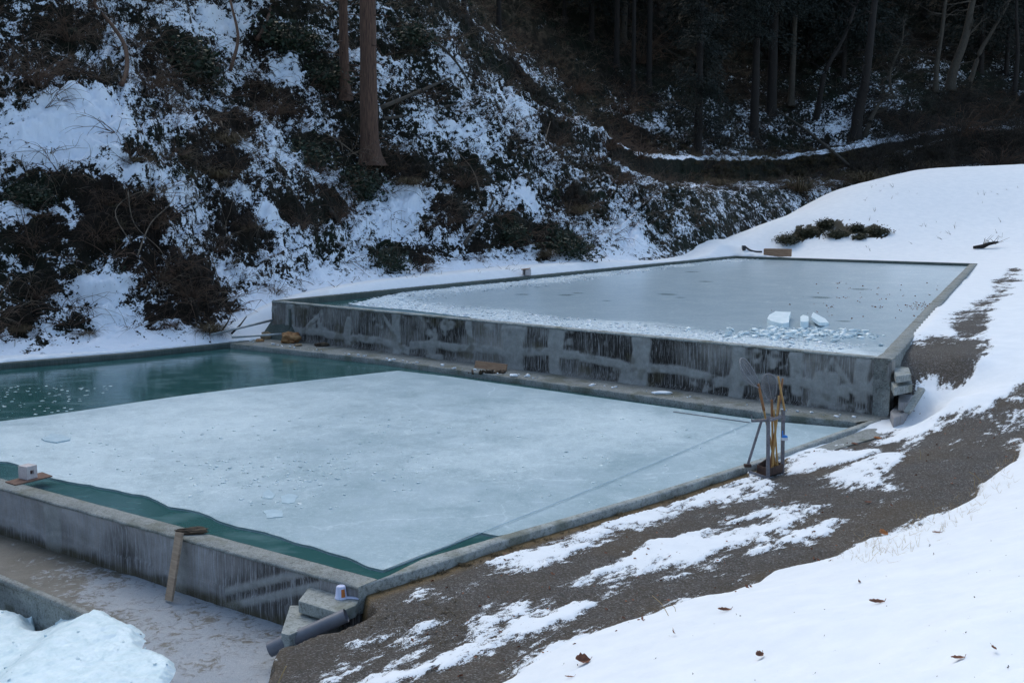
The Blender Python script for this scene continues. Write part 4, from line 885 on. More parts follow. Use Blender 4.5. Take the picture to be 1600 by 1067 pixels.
def where(px, py):
    l = min(land, key=lambda q: abs(q[0] - px))[1]
    v = 'high on the slope' if py < 120 else 'halfway up the slope' if py < 260 else 'low on the slope' if py < 400 else 'at the foot of the slope'
    side = 'left of' if px < min(land, key=lambda q: abs(q[0] - px))[0] else 'right of'
    if 'edge' in l: side = 'near'
    return f'{v}, {side} the {l}'
used = {}
for n, (px, py, r, k) in enumerate(dark_b):
    if k == 'f': continue
    size = 'big' if r > 55 else 'mid-sized' if r > 40 else 'small'
    lab = f"{size} {REG[k].lower()} shrub {where(px, py)}"
    if lab in used:
        lab = lab.replace(' shrub ', ' bushy shrub '); 
        if lab in used: lab = lab.replace(' bushy shrub ', ' low shrub ')
    used[lab] = 1
    shrub(px, py, r, k, lab, n % 3)

# ---- trees
def conifer_crown(seed, n_br=110, z0=.42, z1=1.0, R=.18, tuft=.013, per=210):
    """unit-height crown: drooping branches carrying many narrow needle sprays"""
    r = np.random.default_rng(seed); P_, D_ = [], []
    for b in range(n_br):
        h = z0 + (z1 - z0) * (b + r.uniform(0, 1)) / n_br; a = r.uniform(0, 6.283); L = R * (1.02 - (h - z0) / (z1 - z0)) ** .7 * r.uniform(.6, 1.1)
        t = r.uniform(.12, 1, per) ** .7; x = math.cos(a) * L * t; y = math.sin(a) * L * t; z = h + L * .25 * t - L * .55 * t * t
        P_.append(np.stack([x, y, z], 1) + r.normal(0, .008 + .012 * L / R, (per, 3))); D_.append(np.tile([math.cos(a), math.sin(a), -.6], (per, 1)) + r.normal(0, .5, (per, 3)))
    p = np.vstack(P_); d = np.vstack(D_); d /= np.linalg.norm(d, axis=1)[:, None]; s = np.cross(d, r.normal(0, 1, p.shape)); s /= np.linalg.norm(s, axis=1)[:, None]
    L = tuft * r.uniform(.6, 1.3, (len(p), 1)); w = L * .16
    return np.stack([p, p + d * L * .4 + s * w, p + d * L, p + d * L * .4 - s * w], 1).reshape(-1, 3), np.arange(len(p) * 4).reshape(-1, 4)
def trunk_mesh(name, pts, rad, mat, n=14, flare=.5):
    bm = bmesh.new(); pp = smooth_pts(pts, 5); m = len(pp); pts = [Vector(q) for q in pts]; R_ = np.interp(np.linspace(0, 1, m), np.linspace(0, 1, len(rad)), rad)
    bm_tube(bm, pp, list(R_), n)
    for v in bm.verts:
        v.co += Vector((random.uniform(-1, 1), random.uniform(-1, 1), 0)) * R_[0] * .035
        if v.co.z - pts[0].z < .9: v.co += Vector((v.co.x - pts[1].x, v.co.y - pts[1].y, 0)) * (.9 - (v.co.z - pts[0].z)) * .35 * (1 + math.sin(5 * math.atan2(v.co.y, v.co.x + 1e-6)))
    for k in range(26 if R_[0] > .06 else 0):
        i = random.randrange(2, m - 2); a = random.uniform(0, 6.28); dd = Vector((math.cos(a), math.sin(a), random.uniform(-.3, .4))); L = random.uniform(.25, 1.0) * (1 if random.random() < .6 else 2.2); q = pp[i].lerp(pp[i + 1], random.random())
        bm_tube(bm, [q, q + dd * (R_[i] + L * .5), q + dd * (R_[i] + L) + Vector((0, 0, -.12 * L))], [.028, .018, .006], 4)
    bmesh.ops.recalc_face_normals(bm, faces=bm.faces[:]); me = bpy.data.meshes.new(name); bm.to_mesh(me); bm.free(); me.polygons.foreach_set('use_smooth', [True] * len(me.polygons)); me.materials.append(mat); return me
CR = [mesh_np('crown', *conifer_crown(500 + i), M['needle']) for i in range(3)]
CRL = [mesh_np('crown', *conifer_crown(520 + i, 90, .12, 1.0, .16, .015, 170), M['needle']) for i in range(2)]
def cedar(px, py, dia_px, H, label, crown=0, lean_px=0, mat='bark', at=None, group='cedar trees on the slope', roots=False, ywob=.0):
    p = at or hit(px, py, BH)[0]; r0 = dia_px * p.y / FPX / 2
    t = empty('cedar_tree', p - Vector((0, 0, .15)), label, 'tree', group, 0)
    tx = lean_px * p.y / FPX
    pts = [Vector((0, 0, -.2)), Vector((tx * .02, 0, .25)), Vector((tx * .12 + ywob, 0, H * .12)), Vector((tx * .5, 0, H * .45)), Vector((tx, 0, H))]
    link('trunk', trunk_mesh('trunk', pts, [r0 * 1.35, r0 * 1.12, r0, r0 * .8, r0 * .12], M[mat]), t)
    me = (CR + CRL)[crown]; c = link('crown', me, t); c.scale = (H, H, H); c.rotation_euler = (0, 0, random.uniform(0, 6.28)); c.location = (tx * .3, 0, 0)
    return t
cedar(578, 246, 27, 24, 'thick straight reddish cedar trunk rising from the middle of the slope')
cedar(539, 146, 14, 22, 'slim reddish cedar trunk just left of the thickest trunk, with a root flare', 1)
cedar(973, 66, 11, 22, 'slim dark trunk alone above the black ravine at the top centre', 2, 12, 'bark_grey')
cedar(1090, 243, 13, 17, 'conifer with low drooping dark branches on the terrace edge', 3, 0, 'bark_dark')
cedar(1178, 214, 13, 20, 'dark straight trunk right of the conifer with drooping branches', 2, 0, 'bark_dark')
cedar(1205, 180, 15, 22, 'black trunk close behind its grey neighbour in the forest', 0, 0, 'bark_dark')
cedar(1236, 160, 9, 20, 'thin reddish trunk in the shade, right of two dark trunks', 1, 4, 'bark_grey')
def bare_tree(px, pts_px, dia, label, mat='bark_dark', sub=(), Hd=None, name='bare_tree', up=6):
    """a leafless tree whose trunk is traced through photo points in the plane of its base"""
    b = hit(*pts_px[0], BH)[0]; Yp = b.y; t = empty(name, b, label, 'tree', 'leafless trees in the forest')
    pts = [b - Vector((0, 0, .2))] + [W(x, y, Yp + random.uniform(-.25, .25)) for x, y in pts_px[1:]]
    d = (pts[-1] - pts[-2]).normalized(); pts.append(pts[-1] + d * up * .5 + Vector((.3, .2, .5))); pts.append(pts[-1] + d * up * .5 + Vector((-.3, -.2, 1.0)))
    r0 = dia * Yp / FPX / 2; pts = [q - b for q in pts]
    link('trunk', trunk_mesh('trunk', pts, [r0 * 1.25, r0, r0 * .75, r0 * .5, r0 * .12], M[mat], 10), t)
    bm = bmesh.new(); sp = smooth_pts(pts, 5); bm_tube(bm, sp, r0 * .1, 4)
    for k in range(26):
        i = random.randrange(len(sp) // 4, len(sp)); q = sp[i]; a = random.uniform(0, 6.28); L = random.uniform(.8, 2.6); dirn = Vector((math.cos(a), math.sin(a) * .7, random.uniform(-.1, .9)))
        br = [q]
        for s in range(4):
            dirn = (dirn + Vector((random.gauss(0, .25), random.gauss(0, .25), random.gauss(.02, .2)))).normalized(); br.append(br[-1] + dirn * L / 4)
            if s > 0:
                q2 = br[-1]; d2 = (dirn + Vector((random.gauss(0, .7), random.gauss(0, .7), random.gauss(0, .6)))).normalized(); bm_tube(bm, [q2, q2 + d2 * L * .2, q2 + d2 * L * .35 + Vector((0, 0, random.gauss(0, .1)))], [r0 * .09, r0 * .06, r0 * .03], 3, False)
        bm_tube(bm, br, [r0 * .28, r0 * .2, r0 * .15, r0 * .1, r0 * .04], 4, False)
    o = bm_done('crown', bm, M[mat], t); return t
bare_tree(0, [(1337, 218), (1340, 180), (1350, 140), (1358, 80), (1366, 10)], 15, 'dark leaning trunk growing on the snowy ledge above the terrace wall')
bare_tree(0, [(1276, 185), (1286, 125), (1298, 95), (1320, 56), (1340, 0)], 7, 'thin forking trunk bent to the right, left of the leaning dark trunk')
bare_tree(0, [(1462, 142), (1464, 100), (1471, 55), (1478, 0)], 7, 'pale thin straight trunk in front of the black forest', 'bark_grey')
bare_tree(0, [(1485, 140), (1490, 110), (1508, 60), (1519, 5)], 13, 'reddish leaning trunk right beside the pale thin one', 'bark_grey')
bare_tree(0, [(1515, 130), (1530, 85), (1545, 58), (1562, 30), (1578, 0)], 6, 'slender grey trunk leaning right above the bramble thicket', 'bark_grey')
bare_tree(0, [(1352, 212), (1360, 188), (1372, 165)], 7, 'short snow-covered stump of a young tree beside the leaning dark trunk', 'bark_grey', up=.6)
bare_tree(0, [(1395, 150), (1390, 120), (1400, 90)], 4, 'spindly crooked sapling between the leaning dark trunk and the pale one', 'bark_grey', up=2)
bare_tree(0, [(1585, 150), (1590, 80), (1588, 20)], 6, 'slender trunk at the right edge of the forest', 'bark_dark')
# many more cedars stand up the slope and shade the ravine
more = []
for k, (x, y) in enumerate([(-14, 56), (-8, 62), (-3, 70), (3, 66), (9, 72), (14, 78), (5, 80), (20, 86), (27, 88), (33, 94), (12, 90), (24, 98), (40, 99), (46, 104), (34, 106), (18, 106), (54, 108), (48, 114), (-20, 50), (-24, 58), (-1, 84), (60, 112), (68, 118), (42, 92), (30, 82.5), (9, 96), (50, 98), (57, 102), (37, 99), (28, 112)] + [(float(a), float(b)) for a, b in zip(rng.uniform(-2, 72, 70), rng.uniform(90, 132, 70)) if b > 84 + max(0, a - 30) * .5]):
    h = BH.ray_cast(Vector((x, y, 90)), Vector((0, 0, -1)))
    if h[0] and HOR - FPX * (h[0].z - CAMH) / h[0].y < 150: more.append(h[0])
for k, p in enumerate(more):
    H = random.uniform(24, 31); px = 800 + FPX * p.x / p.y
    v = HOR - FPX * (p.z - CAMH) / p.y
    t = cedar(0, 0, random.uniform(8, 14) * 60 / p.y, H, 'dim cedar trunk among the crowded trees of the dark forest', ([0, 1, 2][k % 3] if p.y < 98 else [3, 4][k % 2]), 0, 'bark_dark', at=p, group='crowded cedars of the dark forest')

# a few more cedars, out of view, added to shade the slope below
for k, (x, y) in enumerate([(-16, 46), (-11, 50), (-5, 54), (-1, 58), (4, 62), (-22, 44), (9, 64), (-28, 40)]):
    h = BH.ray_cast(Vector((x, y, 90)), Vector((0, 0, -1)))
    if h[0] and HOR - FPX * (h[0].z - CAMH) / h[0].y < -20:
        cedar(0, 0, 20, random.uniform(20, 26), 'tall unseen cedar high on the slope, added to shade it', k % 3, 0, 'bark', at=h[0], group='unseen shade cedars above the slope')
# unseen wooded ridge behind the viewer, added to block low sky light
def added_ridge():
    a = np.radians(np.linspace(70, 300, 130)); r = np.linspace(38, 190, 60); Rc, Ac = np.meshgrid(r, a, indexing='ij'); x = Rc * np.sin(Ac); y = Rc * np.cos(Ac)
    e = sstep(70, 95, np.degrees(Ac)) * sstep(300, 275, np.degrees(Ac)); z = -3 + (sstep(38, 110, Rc) * 32 + fbm(x, y, 30, 3, 301) * 7 * sstep(38, 70, Rc) + np.abs(fbm(x, y, 6, 3, 302)) * 6) * e - (1 - e) * 4
    at = np.zeros(x.shape + (4,)); at[..., 0] = .30; at[..., 1] = .8; at[..., 3] = 1
    return mesh_np('light_block_ridge', np.stack([x, y, z], -1).reshape(-1, 3), grid_faces(60, 130), M['hill'], True, at.reshape(-1, 4))
tag(link('light_block_ridge', added_ridge()), kind='structure')

# tangled thicket at the right end of the terraces
pts = []
while len(pts) < 620:
    px, py = random.uniform(1330, 1640), random.uniform(150, 282)
    if py < 250 - (px - 1330) * .35 and random.random() < .75: continue
    q, nn = hit(px, py, BH); pts.append(tuple(q))
m = len(pts); ln = np.tile([-.1, -.3, -.1], (m, 1))
tag(scatter_mesh('bramble_thicket', [tmpl_twigs(16, 1.6, .22, .013, s + 140, up=.9, segs=5, sub=2) for s in range(5)], np.array(pts), rng.uniform(0, 6.28, m), rng.uniform(.6, 1.5, m), ln, M['twig_shaded']), 'tangled grey brown bramble thicket over the right end of the terraces', 'thicket', kind='stuff')
pts = []
while len(pts) < 420:
    px, py = random.uniform(1080, 1500), random.uniform(235, 290)
    q, nn = hit(px, py, BH); pts.append(tuple(q))
m = len(pts); tag(scatter_mesh('withered_grass', [tmpl_grass(40, .9, s + 30, 1.6, .012) for s in range(4)], np.array(pts), rng.uniform(0, 6.28, m), rng.uniform(.6, 1.3, m), np.tile([.0, -.5, -.2], (m, 1)), M['grass']), 'brown grass hanging over the face of the terrace wall', 'grass', kind='stuff')
# ------------------------------------------------------------------ fallen logs, long stems
def pole(name, pts_px, dia_px, label, cat, mat, group=None, off_=.06, tree=None, n=7, taper=.45, rel=None, sag=None):
    P3 = []
    for k, (x, y) in enumerate(pts_px):
        q, nn = hit(x, y, tree or BV); P3.append(q)
    # keep the ends, let the middle bridge the bumps in a smooth line
    Y0, Y1 = P3[0].y, P3[-1].y; m = len(P3) - 1
    P3 = [W(x, y, Y0 + (Y1 - Y0) * i / m - off_ * 4) for i, (x, y) in enumerate(pts_px)]
    b = P3[0].copy(); r = dia_px * b.y / FPX / 2; pts = smooth_pts([q - b for q in P3], 5); R_ = np.linspace(r, r * taper, len(pts))
    bm = bmesh.new(); bm_tube(bm, pts, list(R_), n)
    o = bm_done(name, bm, M[mat], None, True); o.location = b; return tag(o, label, cat, group)
FL = 'fallen and leaning stems on the slope'
pole('fallen_log', [(594, 169), (650, 146), (690, 128), (735, 112)], 7, 'upper fallen log slanting up to the right of the thickest trunk', 'log', 'bark_grey', FL)
pole('fallen_log', [(600, 186), (650, 178), (712, 163)], 6, 'lower fallen log just under another one beside the thickest trunk', 'log', 'bark_grey', FL)
pole('fallen_log', [(983, 46), (1020, 68), (1073, 96), (1130, 128)], 7, 'fallen pole slanting down to the right across the black ravine', 'log', 'bark_grey', FL)
pole('fallen_log', [(1346, 276), (1290, 228), (1240, 190), (1200, 166)], 6, 'long pole leaning over the terrace wall', 'log', 'bark_grey', FL)
pole('fallen_log', [(985, 285), (1020, 296), (1060, 305)], 5, 'snowy stick lying below the terrace end', 'log', 'bark_grey', FL)
pole('leaning_stick', [(726, 381), (742, 355), (763, 328), (772, 310)], 6, 'leaning stick beside the slope foot above the upper pond wall', 'stick', 'bark_grey', FL)
pole('bent_sapling', [(530, 345), (490, 300), (435, 243), (394, 208), (374, 188), (348, 146), (329, 121), (319, 84), (318, 37), (312, -20)], 7, 'long bent grey sapling running from the top edge down to the middle of the slope', 'sapling', 'bark_grey', FL, taper=.7)
pole('bent_sapling', [(190, 133), (198, 108), (195, 72), (175, 40), (150, 10), (135, -20)], 8, 'curved brown stem near the top left snow patch', 'sapling', 'bark', FL, taper=.6)
pole('bent_sapling', [(326, 105), (306, 60), (296, 25), (288, -15)], 5, 'thin twisted branch left of the long bent sapling', 'sapling', 'bark_grey', FL)
pole('bent_sapling', [(360, 110), (372, 60), (362, 10), (355, -20)], 6, 'reddish stem right of the long bent sapling', 'sapling', 'bark', FL)
pole('bent_sapling', [(402, 62), (418, 30), (428, -10)], 7, 'brown stem leaning right at the top left of the slim cedar', 'sapling', 'bark', FL)
pole('leaning_stick', [(640, 108), (650, 148), (668, 172), (690, 200)], 5, 'leaning dead branch crossing the two fallen logs', 'stick', 'bark_grey', FL)
pole('leaning_stick', [(664, 52), (705, 88), (735, 130)], 5, 'dead branch slanting down above the fallen logs', 'stick', 'bark_grey', FL)
pole('leaning_stick', [(310, 40), (280, 85), (250, 60)], 3, 'thin crossing twig over the dark hollow at the upper left', 'stick', 'twig_grey' , FL)
pole('leaning_stick', [(345, 190), (360, 250), (352, 300)], 3, 'hanging twig below the bent sapling', 'stick', 'twig_grey', FL)
for k, (pp, d, lab) in enumerate([([(200, 300), (210, 350), (250, 390), (262, 420)], 3, 'arching bramble stem left of the dark hollow'), ([(205, 380), (180, 330), (220, 300), (265, 312)], 3, 'arching bramble stem curving to the right above the left hollow'), ([(215, 400), (235, 350), (265, 320), (275, 300)], 4, 'arching bramble stem reaching up beside the bright gap'), ([(345, 450), (330, 400), (315, 370)], 3, 'arching bramble stem above the pipes at the pond corner'), ([(560, 245), (520, 215), (470, 195)], 4, 'bare stem pointing left from the foot of the thickest trunk'), ([(750, 300), (735, 260), (690, 215)], 3, 'bare stem hanging left of the middle shrubs'), ([(870, 300), (850, 240), (860, 190)], 4, 'bare stem rising in the big middle shrub'), ([(960, 300), (940, 250), (955, 210)], 4, 'bare stem at the edge of the ravine'), ([(1560, 190), (1500, 200), (1440, 215)], 4, 'bare stem lying across the bramble thicket'), ([(1090, 175), (1050, 160), (1020, 165)], 3, 'dead side branch left of the conifer')]):
    pole('bramble_stem', pp, d * .6, lab, 'stem', 'twig_grey', 'arching stems on the slope', off_=.12, n=5)

# ------------------------------------------------------------------ low shrubs and twigs on the snow mound
for (px, py, r, lab, sc) in ((1232, 368, 30, 'leftmost dark low shrub on the snow mound', .9), (1262, 358, 24, 'second dark low shrub from the left on the snow mound', .9), (1290, 345, 22, 'uppermost dark low shrub on the snow mound', .9), (1308, 362, 24, 'middle dark low shrub in the row on the snow mound', .9), (1338, 352, 20, 'small dark low shrub above the others on the right of the mound patch', .9), (1345, 366, 18, 'lowest dark low shrub on the snow mound', .9), (1372, 358, 24, 'rightmost dark low shrub on the snow mound', .9)):
    p, n = hit(px, py + r * .25); R = r * p.y / FPX * .95; t = empty('low_shrub', p - Vector((0, 0, .05)), lab, 'shrub', 'low shrubs on the snow mound', random.uniform(0, 6)); t.scale = (R * 1.1, R * .9, R * random.uniform(.45, .7))
    for nme, me in shrub_meshes('g', 5 + int(px) % 2): 
        if nme == 'foliage' and 'lowfol' not in PROTO:
            v, f = tmpl_leaves(2000, .8, .15, 991, flat=.6, shell=.45); PROTO['lowfol'] = mesh_np('foliage', v, f, M['leaf_olive'])
        link(nme, PROTO['lowfol'] if nme == 'foliage' else me, t)
def scat(name, px0, px1, py0, py1, n, tm, s0, s1, mat, label, cat, cond=None):
    pts = []
    while len(pts) < n:
        x, y = random.uniform(px0, px1), random.uniform(py0, py1)
        if cond and not cond(x, y): continue
        q, nn = hit(x, y); pts.append(tuple(q))
    m = len(pts); o = scatter_mesh(name, tm, np.array(pts), rng.uniform(0, 6.28, m), rng.uniform(s0, s1, m), np.zeros((m, 3)), mat); return tag(o, label, cat, kind='stuff')
scat('small_twigs', 1330, 1600, 285, 395, 34, [tmpl_twigs(2, .4, .1, .012, s + 60, segs=3, sub=1) for s in range(4)], .3, 1.0, M['twig'], 'small dark twigs sticking out of the snow mound', 'twigs')
scat('small_twigs', 450, 1120, 398, 450, 60, [tmpl_twigs(3, .4, .1, .008, s + 70, segs=3, sub=1) for s in range(4)], .3, 1.0, M['twig'], 'small twigs sticking out of the snow ledge beside the upper pond', 'twigs', lambda x, y: 470 - (x - 425) * .095 - 40 < y < 462 - (x - 425) * .098)
scat('bank_stalks', 1250, 1590, 700, 880, 150, [tmpl_twigs(2, .13, .05, .0016, s + 80, segs=3, sub=1) for s in range(4)], .4, 1.3, M['straw'], 'fine dry stalks poking out of the near snow bank edge', 'stalks', lambda x, y: -5 < (y - np.interp(x, [p[0] for p in edge_px], [p[1] for p in edge_px])) < 45)
scat('turf', 560, 1230, 700, 930, 900, [tmpl_grass(12, .10, s + 5, .9, .0024) for s in range(4)], .4, 1.1, M['grass'], 'short withered turf growing along the outer face of the lower rim', 'turf', lambda x, y: 3 < y - np.interp(x, [560, 681, 800, 941, 1025, 1165, 1228], [917, 881, 841, 799, 774, 730, 709]) < 20)
scat('turf', 560, 740, 935, 1010, 160, [tmpl_grass(10, .08, s + 5, .9, .0016) for s in range(4)], .4, 1.0, M['grass'], 'thin withered turf at the corner of the gravel path', 'turf')
scat('leaf_scraps', 600, 1590, 640, 1060, 420, [tmpl_leaves(2, .05, .035, s + 90, flat=.1) for s in range(4)], .4, 1.2, M['dead_leaf'], 'tiny leaf scraps and pebbles on the gravel path', 'scraps', lambda x, y: y < np.interp(x, [p[0] for p in edge_px], [p[1] for p in edge_px]) and y > 917 - (x - 560) * .32)
# twig bundle on the mound at the right
p, n = hit(1545, 388); t = empty('dead_branch', p, 'dead dark branch with fine twigs lying on the snow mound at the right', 'branch')
bm = bmesh.new(); s_ = p.y / FPX; bm_tube(bm, [(-24 * s_, 0, .04), (-8 * s_, 0, .1), (0, 0, .22), (14 * s_, 0, .3)], [.07, .11, .09, .05], 7); bm_done('limb', bm, M['bark_dark'], t, True)
bm = bmesh.new()
for k in range(14):
    a = Vector((random.uniform(-10, 12) * s_, 0, .2)); bm_tube(bm, [a, a + Vector((random.uniform(-.5, .9), random.uniform(-.4, .4), random.uniform(.1, .45)))], [.015, .005], 3, False)
bm_done('twigs', bm, M['twig'], t)
# black drain opening with a curved hose at the far left corner of the mound
p, n = hit(1162, 392); t = empty('drain_hose', p, 'black drain box with a curved black hose at the foot of the mound', 'hose'); s_ = p.y / FPX
bm = bmesh.new(); bm_box(bm, (-.0, 0, .12), (5 * s_, .3, .30)); bm_done('drain_box', bm, M['black'], t, bevel=.02)
bm = bmesh.new(); bm_tube(bm, smooth_pts([(2 * s_, -.1, .2), (8 * s_, -.25, .05), (16 * s_, -.35, -.02), (26 * s_, -.4, -.03)], 5), .05, 6); bm_done('hose', bm, M['black'], t, True)

# ------------------------------------------------------------------ the yard in front: apron, third pool, ice pile
zap = -.68
ap = [A0 + fd * -3, A1, P(560, 960, zap), P(440, 1075, zap), P(330, 1300, zap), P(-500, 1300, zap)]
pw = [P(*q, zap) for q in ((-160, 838), (0, 900), (60, 924), (120, 949), (170, 972), (222, 994))]   # edge of the third pool, viewer side lies the ice
def apron():
    x0, x1, y0, y1 = -14, 1.0, 5.5, 17; nx, ny = 620, 480
    gx, gy = np.meshgrid(np.linspace(-10.5, -.4, nx), np.linspace(7.2, 17.5, ny), indexing='ij')
    z = zap + fbm(gx, gy, 1.5, 3, 201) * .02 + fbm(gx, gy, .25, 3, 202) * .006
    pool = [pw[0], pw[1], pw[2], pw[3], pw[4], pw[5], pw[5] + Vector((-.35, -1.2, 0)), pw[5] + Vector((-1, -4, 0)), pw[0] + Vector((-6, -6, 0))]
    s = poly_sd(gx, gy, pool); k = sstep(-.0, .03, s); z = z * (1 - k) + (-1.25) * k
    frost = sstep(P(120, 900, zap).x - .8, P(330, 960, zap).x, gx + fbm(gx, gy, .9, 4, 203) * 1.3) * .42 + fbm(gx, gy, .7, 5, 204, .65) * .55 + .05
    at = np.zeros(gx.shape + (4,)); at[..., 0] = frost; at[..., 1] = sstep(.3, .0, line_d(gx, gy, [AL, A1])) ; at[..., 3] = 1
    return mesh_np('pavement', np.stack([gx, gy, z], -1).reshape(-1, 3), grid_faces(nx, ny), m_apron(), False, at.reshape(-1, 4)), pool
def m_apron():
    s = NT('icy_concrete_yard'); r, g, b, a = s.mask(); n = s.noise(2.2, 5, .65); n2 = s.noise(8, 7, .8, s.vec((1, 1, 1)), .8); n3 = s.noise(60, 3, .7)
    c = s.mix(s.ramp(n, [(.3, 0.0), (.7, 1.0)]), (.055, .055, .05), (.12, .118, .11)); c = s.mix(s.ramp(n3, [(.5, 0.0), (.7, .5)]), c, (.05, .045, .035))
    c = s.mix(s.mth('MULTIPLY', g, .5), c, (.035, .035, .022))
    f = s.ramp(s.mth('MULTIPLY_ADD', r, .6, s.mth('MULTIPLY', n2, 1.3)), [(.79, 0.0), (.95, .95)]); c = s.mix(f, c, s.mix(n3, (.12, .14, .17), (.38, .44, .52)))
    s.set(c, s.mix(f, (.55,) * 3, (.28,) * 3)); s.bump(s.mth('MULTIPLY_ADD', n2, 1.0, s.mth('MULTIPLY', n3, .3)), .5, .02); return s.m
me, pool = apron(); tag(link('pavement', me), kind='structure')
cw = empty('low_pool_wall', pw[3] + Vector((0, 0, -.5)), 'low concrete edge of the third pool, half buried by heaped ice at the bottom left', 'pool wall')
pi_ = off(pw, -.03)
strip('coping', pw, off(pw, -.10), zap + .035, .07, M['rim'], cw, .008)
def mask_p(U_, V_, u, v): r = .3 + fbm(u, v, .8, 3, 211) * .9; return np.clip(r, 0, 1), np.clip(.3 + fbm(u, v, 1, 3, 212), 0, 1) * .5, np.zeros_like(u), fbm(u, v, .3, 2, 213) * .01
for a_, b_ in zip(pi_[:-1], pi_[1:]):
    dn = (b_ - a_).normalized(); wall_face(a_ , b_, zap - .036, -1.3, Vector((dn.y, -dn.x, 0)), .04, mask_p, M['rim_frost'], 'wall_face', cw)
settle(cw)
def ice_pile():
    gx, gy = np.meshgrid(np.linspace(-7.5, -2.6, 420), np.linspace(5.2, 12.6, 560), indexing='ij')
    outl = [P(*q, -.98 if q[0] < 120 else -.8 if q[0] < 170 else -.72) for q in ((-200, 930), (0, 940), (40, 948), (60, 975), (90, 972), (115, 972), (130, 976), (160, 966), (200, 975), (235, 985), (241, 1008), (236, 1018), (262, 1028), (285, 1040), (290, 1075), (260, 1110), (200, 1300), (-400, 1300))]
    s = poly_sd(gx, gy, outl) + fbm(gx, gy, .5, 4, 221, .6) * .12
    h = sstep(0, .2, s) * .11 + sstep(.1, 1.0, s) * .05 + fbm(gx, gy, .6, 5, 222, .6) * .05 * sstep(0, .3, s) + fbm(gx, gy, .12, 4, 223, .7) * .022 * sstep(0, .1, s)
    inp = poly_sd(gx, gy, pool); k = sstep(P(150, 975, -.8).x, P(80, 960, -.9).x, gx) * sstep(-.1, .1, inp); base = -.72 * (1 - k) - 1.06 * k
    z = base + h - sstep(0, -.12, s) * .5
    return np.stack([gx, gy, z], -1).reshape(-1, 3), grid_faces(420, 560)
M['pile'] = m_slush('heaped_ice', (.58, .72, .76), (.78, .88, .92))
pv, pf = ice_pile(); o = link('ice_pile', mesh_np('ice_pile', pv, pf, M['pile'], False)); tag(o, 'heap of pale broken ice and slush in the third pool at the bottom left', 'ice pile')

n = 40; ii = rng.integers(0, len(pv), 6000); q = pv[ii]; px = 800 + FPX * q[:, 0] / q[:, 1]; q = q[(px > -60) & (px < 300) & (q[:, 2] > -.95) & (q[:, 1] > 8.3)][:n]
tag(chunks('ice_crumbs', q + np.array([0, 0, .004]), rng.uniform(.004, .016, len(q)), rng.uniform(.4, .9, len(q)), M['pile'], .4), 'ice crumbs strewn over the heap of slush at the bottom left', 'ice crumbs', kind='stuff')
# ------------------------------------------------------------------ steps at the near corner
def slab(name, top, h, label, cat, mat='rim', group=None, bev=.012, low=None):
    c = sum(top, Vector()) / len(top); b = Vector((c.x, c.y, c.z - h)); bm = bmesh.new(); bm_prism(bm, [p - b for p in top], h)
    o = bm_done(name, bm, M[mat], None, bevel=bev); o.location = b; return tag(o, label, cat, group)
slab('step_block', [P(*q, -.15) for q in ((487, 911), (466, 938), (528, 957), (556, 945), (566, 930), (555, 918))], .13, 'upper cement step block at the pond corner, the one carrying the scoop', 'step', 'rim_frost', 'cement steps at the near pond corner')
slab('step_block', [P(*q, -.31) for q in ((453, 945), (439, 988), (452, 992), (486, 976), (528, 960), (545, 945))], .42, 'lower wedge shaped cement step block beside the grey pipe', 'step', 'rim_frost', 'cement steps at the near pond corner')
# grey pipe
pp = empty('drain_pipe', P(420, 1016, -.50), 'thick grey plastic drain pipe lying on the gravel slope beside the steps', 'pipe')
a = P(424, 1013, -.50); b = P(541, 961, -.17); d = (b - a).normalized()
bm = bmesh.new(); R = .072; rg = bm_tube(bm, [a + d * .12, a + d * .14, b], [R, R, R], 28, False); rg2 = bm_tube(bm, [b, a + d * .12], [R - .006] * 2, 28, False); bm_done('pipe_body', bm, M['pvc'], pp, True)
bm = bmesh.new(); bm_tube(bm, [a - d * .02, a + d * .12, a + d * .135, a + d * .15, a + d * .16, a + d * .175, a + d * .19], [R + .008, R + .008, R + .013, R + .013, R + .008, R + .012, R + .001], 28, False); bm_tube(bm, [a + d * .12, a - d * .02], [R - .002, R + .000], 28, False)
bm_done('pipe_socket', bm, M['pvc'], pp, True)
bm = bmesh.new(); bm_tube(bm, [a + d * .15, a + d * .16], [R - .008] * 2, 20, True); bm_done('shade_disc', bm, M['black'], pp); settle(pp)  # black disc stands in for the shade inside the pipe
# scoop, upside down
c = P(533, 934, -.15); sc_ = empty('water_scoop', c + Vector((0, 0, .001)), 'lilac plastic scoop with an orange patch, upside down on the upper step', 'scoop')
bm = bmesh.new(); rs = bm_tube(bm, [(0, 0, 0), (0, 0, .008), (0, 0, .012), (0, 0, .118), (0, 0, .130), (0, 0, .136)], [.068, .068, .062, .050, .045, .034], 32); bm_done('cup', bm, M['cup'], sc_, True)
bm = bmesh.new(); hd = (P(570, 938, -.15) - c).normalized(); sdv = Vector((-hd.y, hd.x, 0)); prev = None
for t_, wdt, z_ in ((.055, .022, .010), (.10, .017, .014), (.17, .013, .016), (.215, .012, .012), (.225, .008, .010)):
    q = hd * t_; ring = [bm.verts.new(q + sdv * wdt + Vector((0, 0, z_ - .008))), bm.verts.new(q - sdv * wdt + Vector((0, 0, z_ - .008))), bm.verts.new(q - sdv * wdt * .8 + Vector((0, 0, z_ + .010))), bm.verts.new(q + sdv * wdt * .8 + Vector((0, 0, z_ + .010)))]
    if prev:
        for k in range(4): bm.faces.new([prev[k], prev[(k + 1) % 4], ring[(k + 1) % 4], ring[k]])
    else: bm.faces.new(ring)
    prev = ring
bm.faces.new(prev[::-1]); bm_done('handle', bm, M['cup'], sc_)
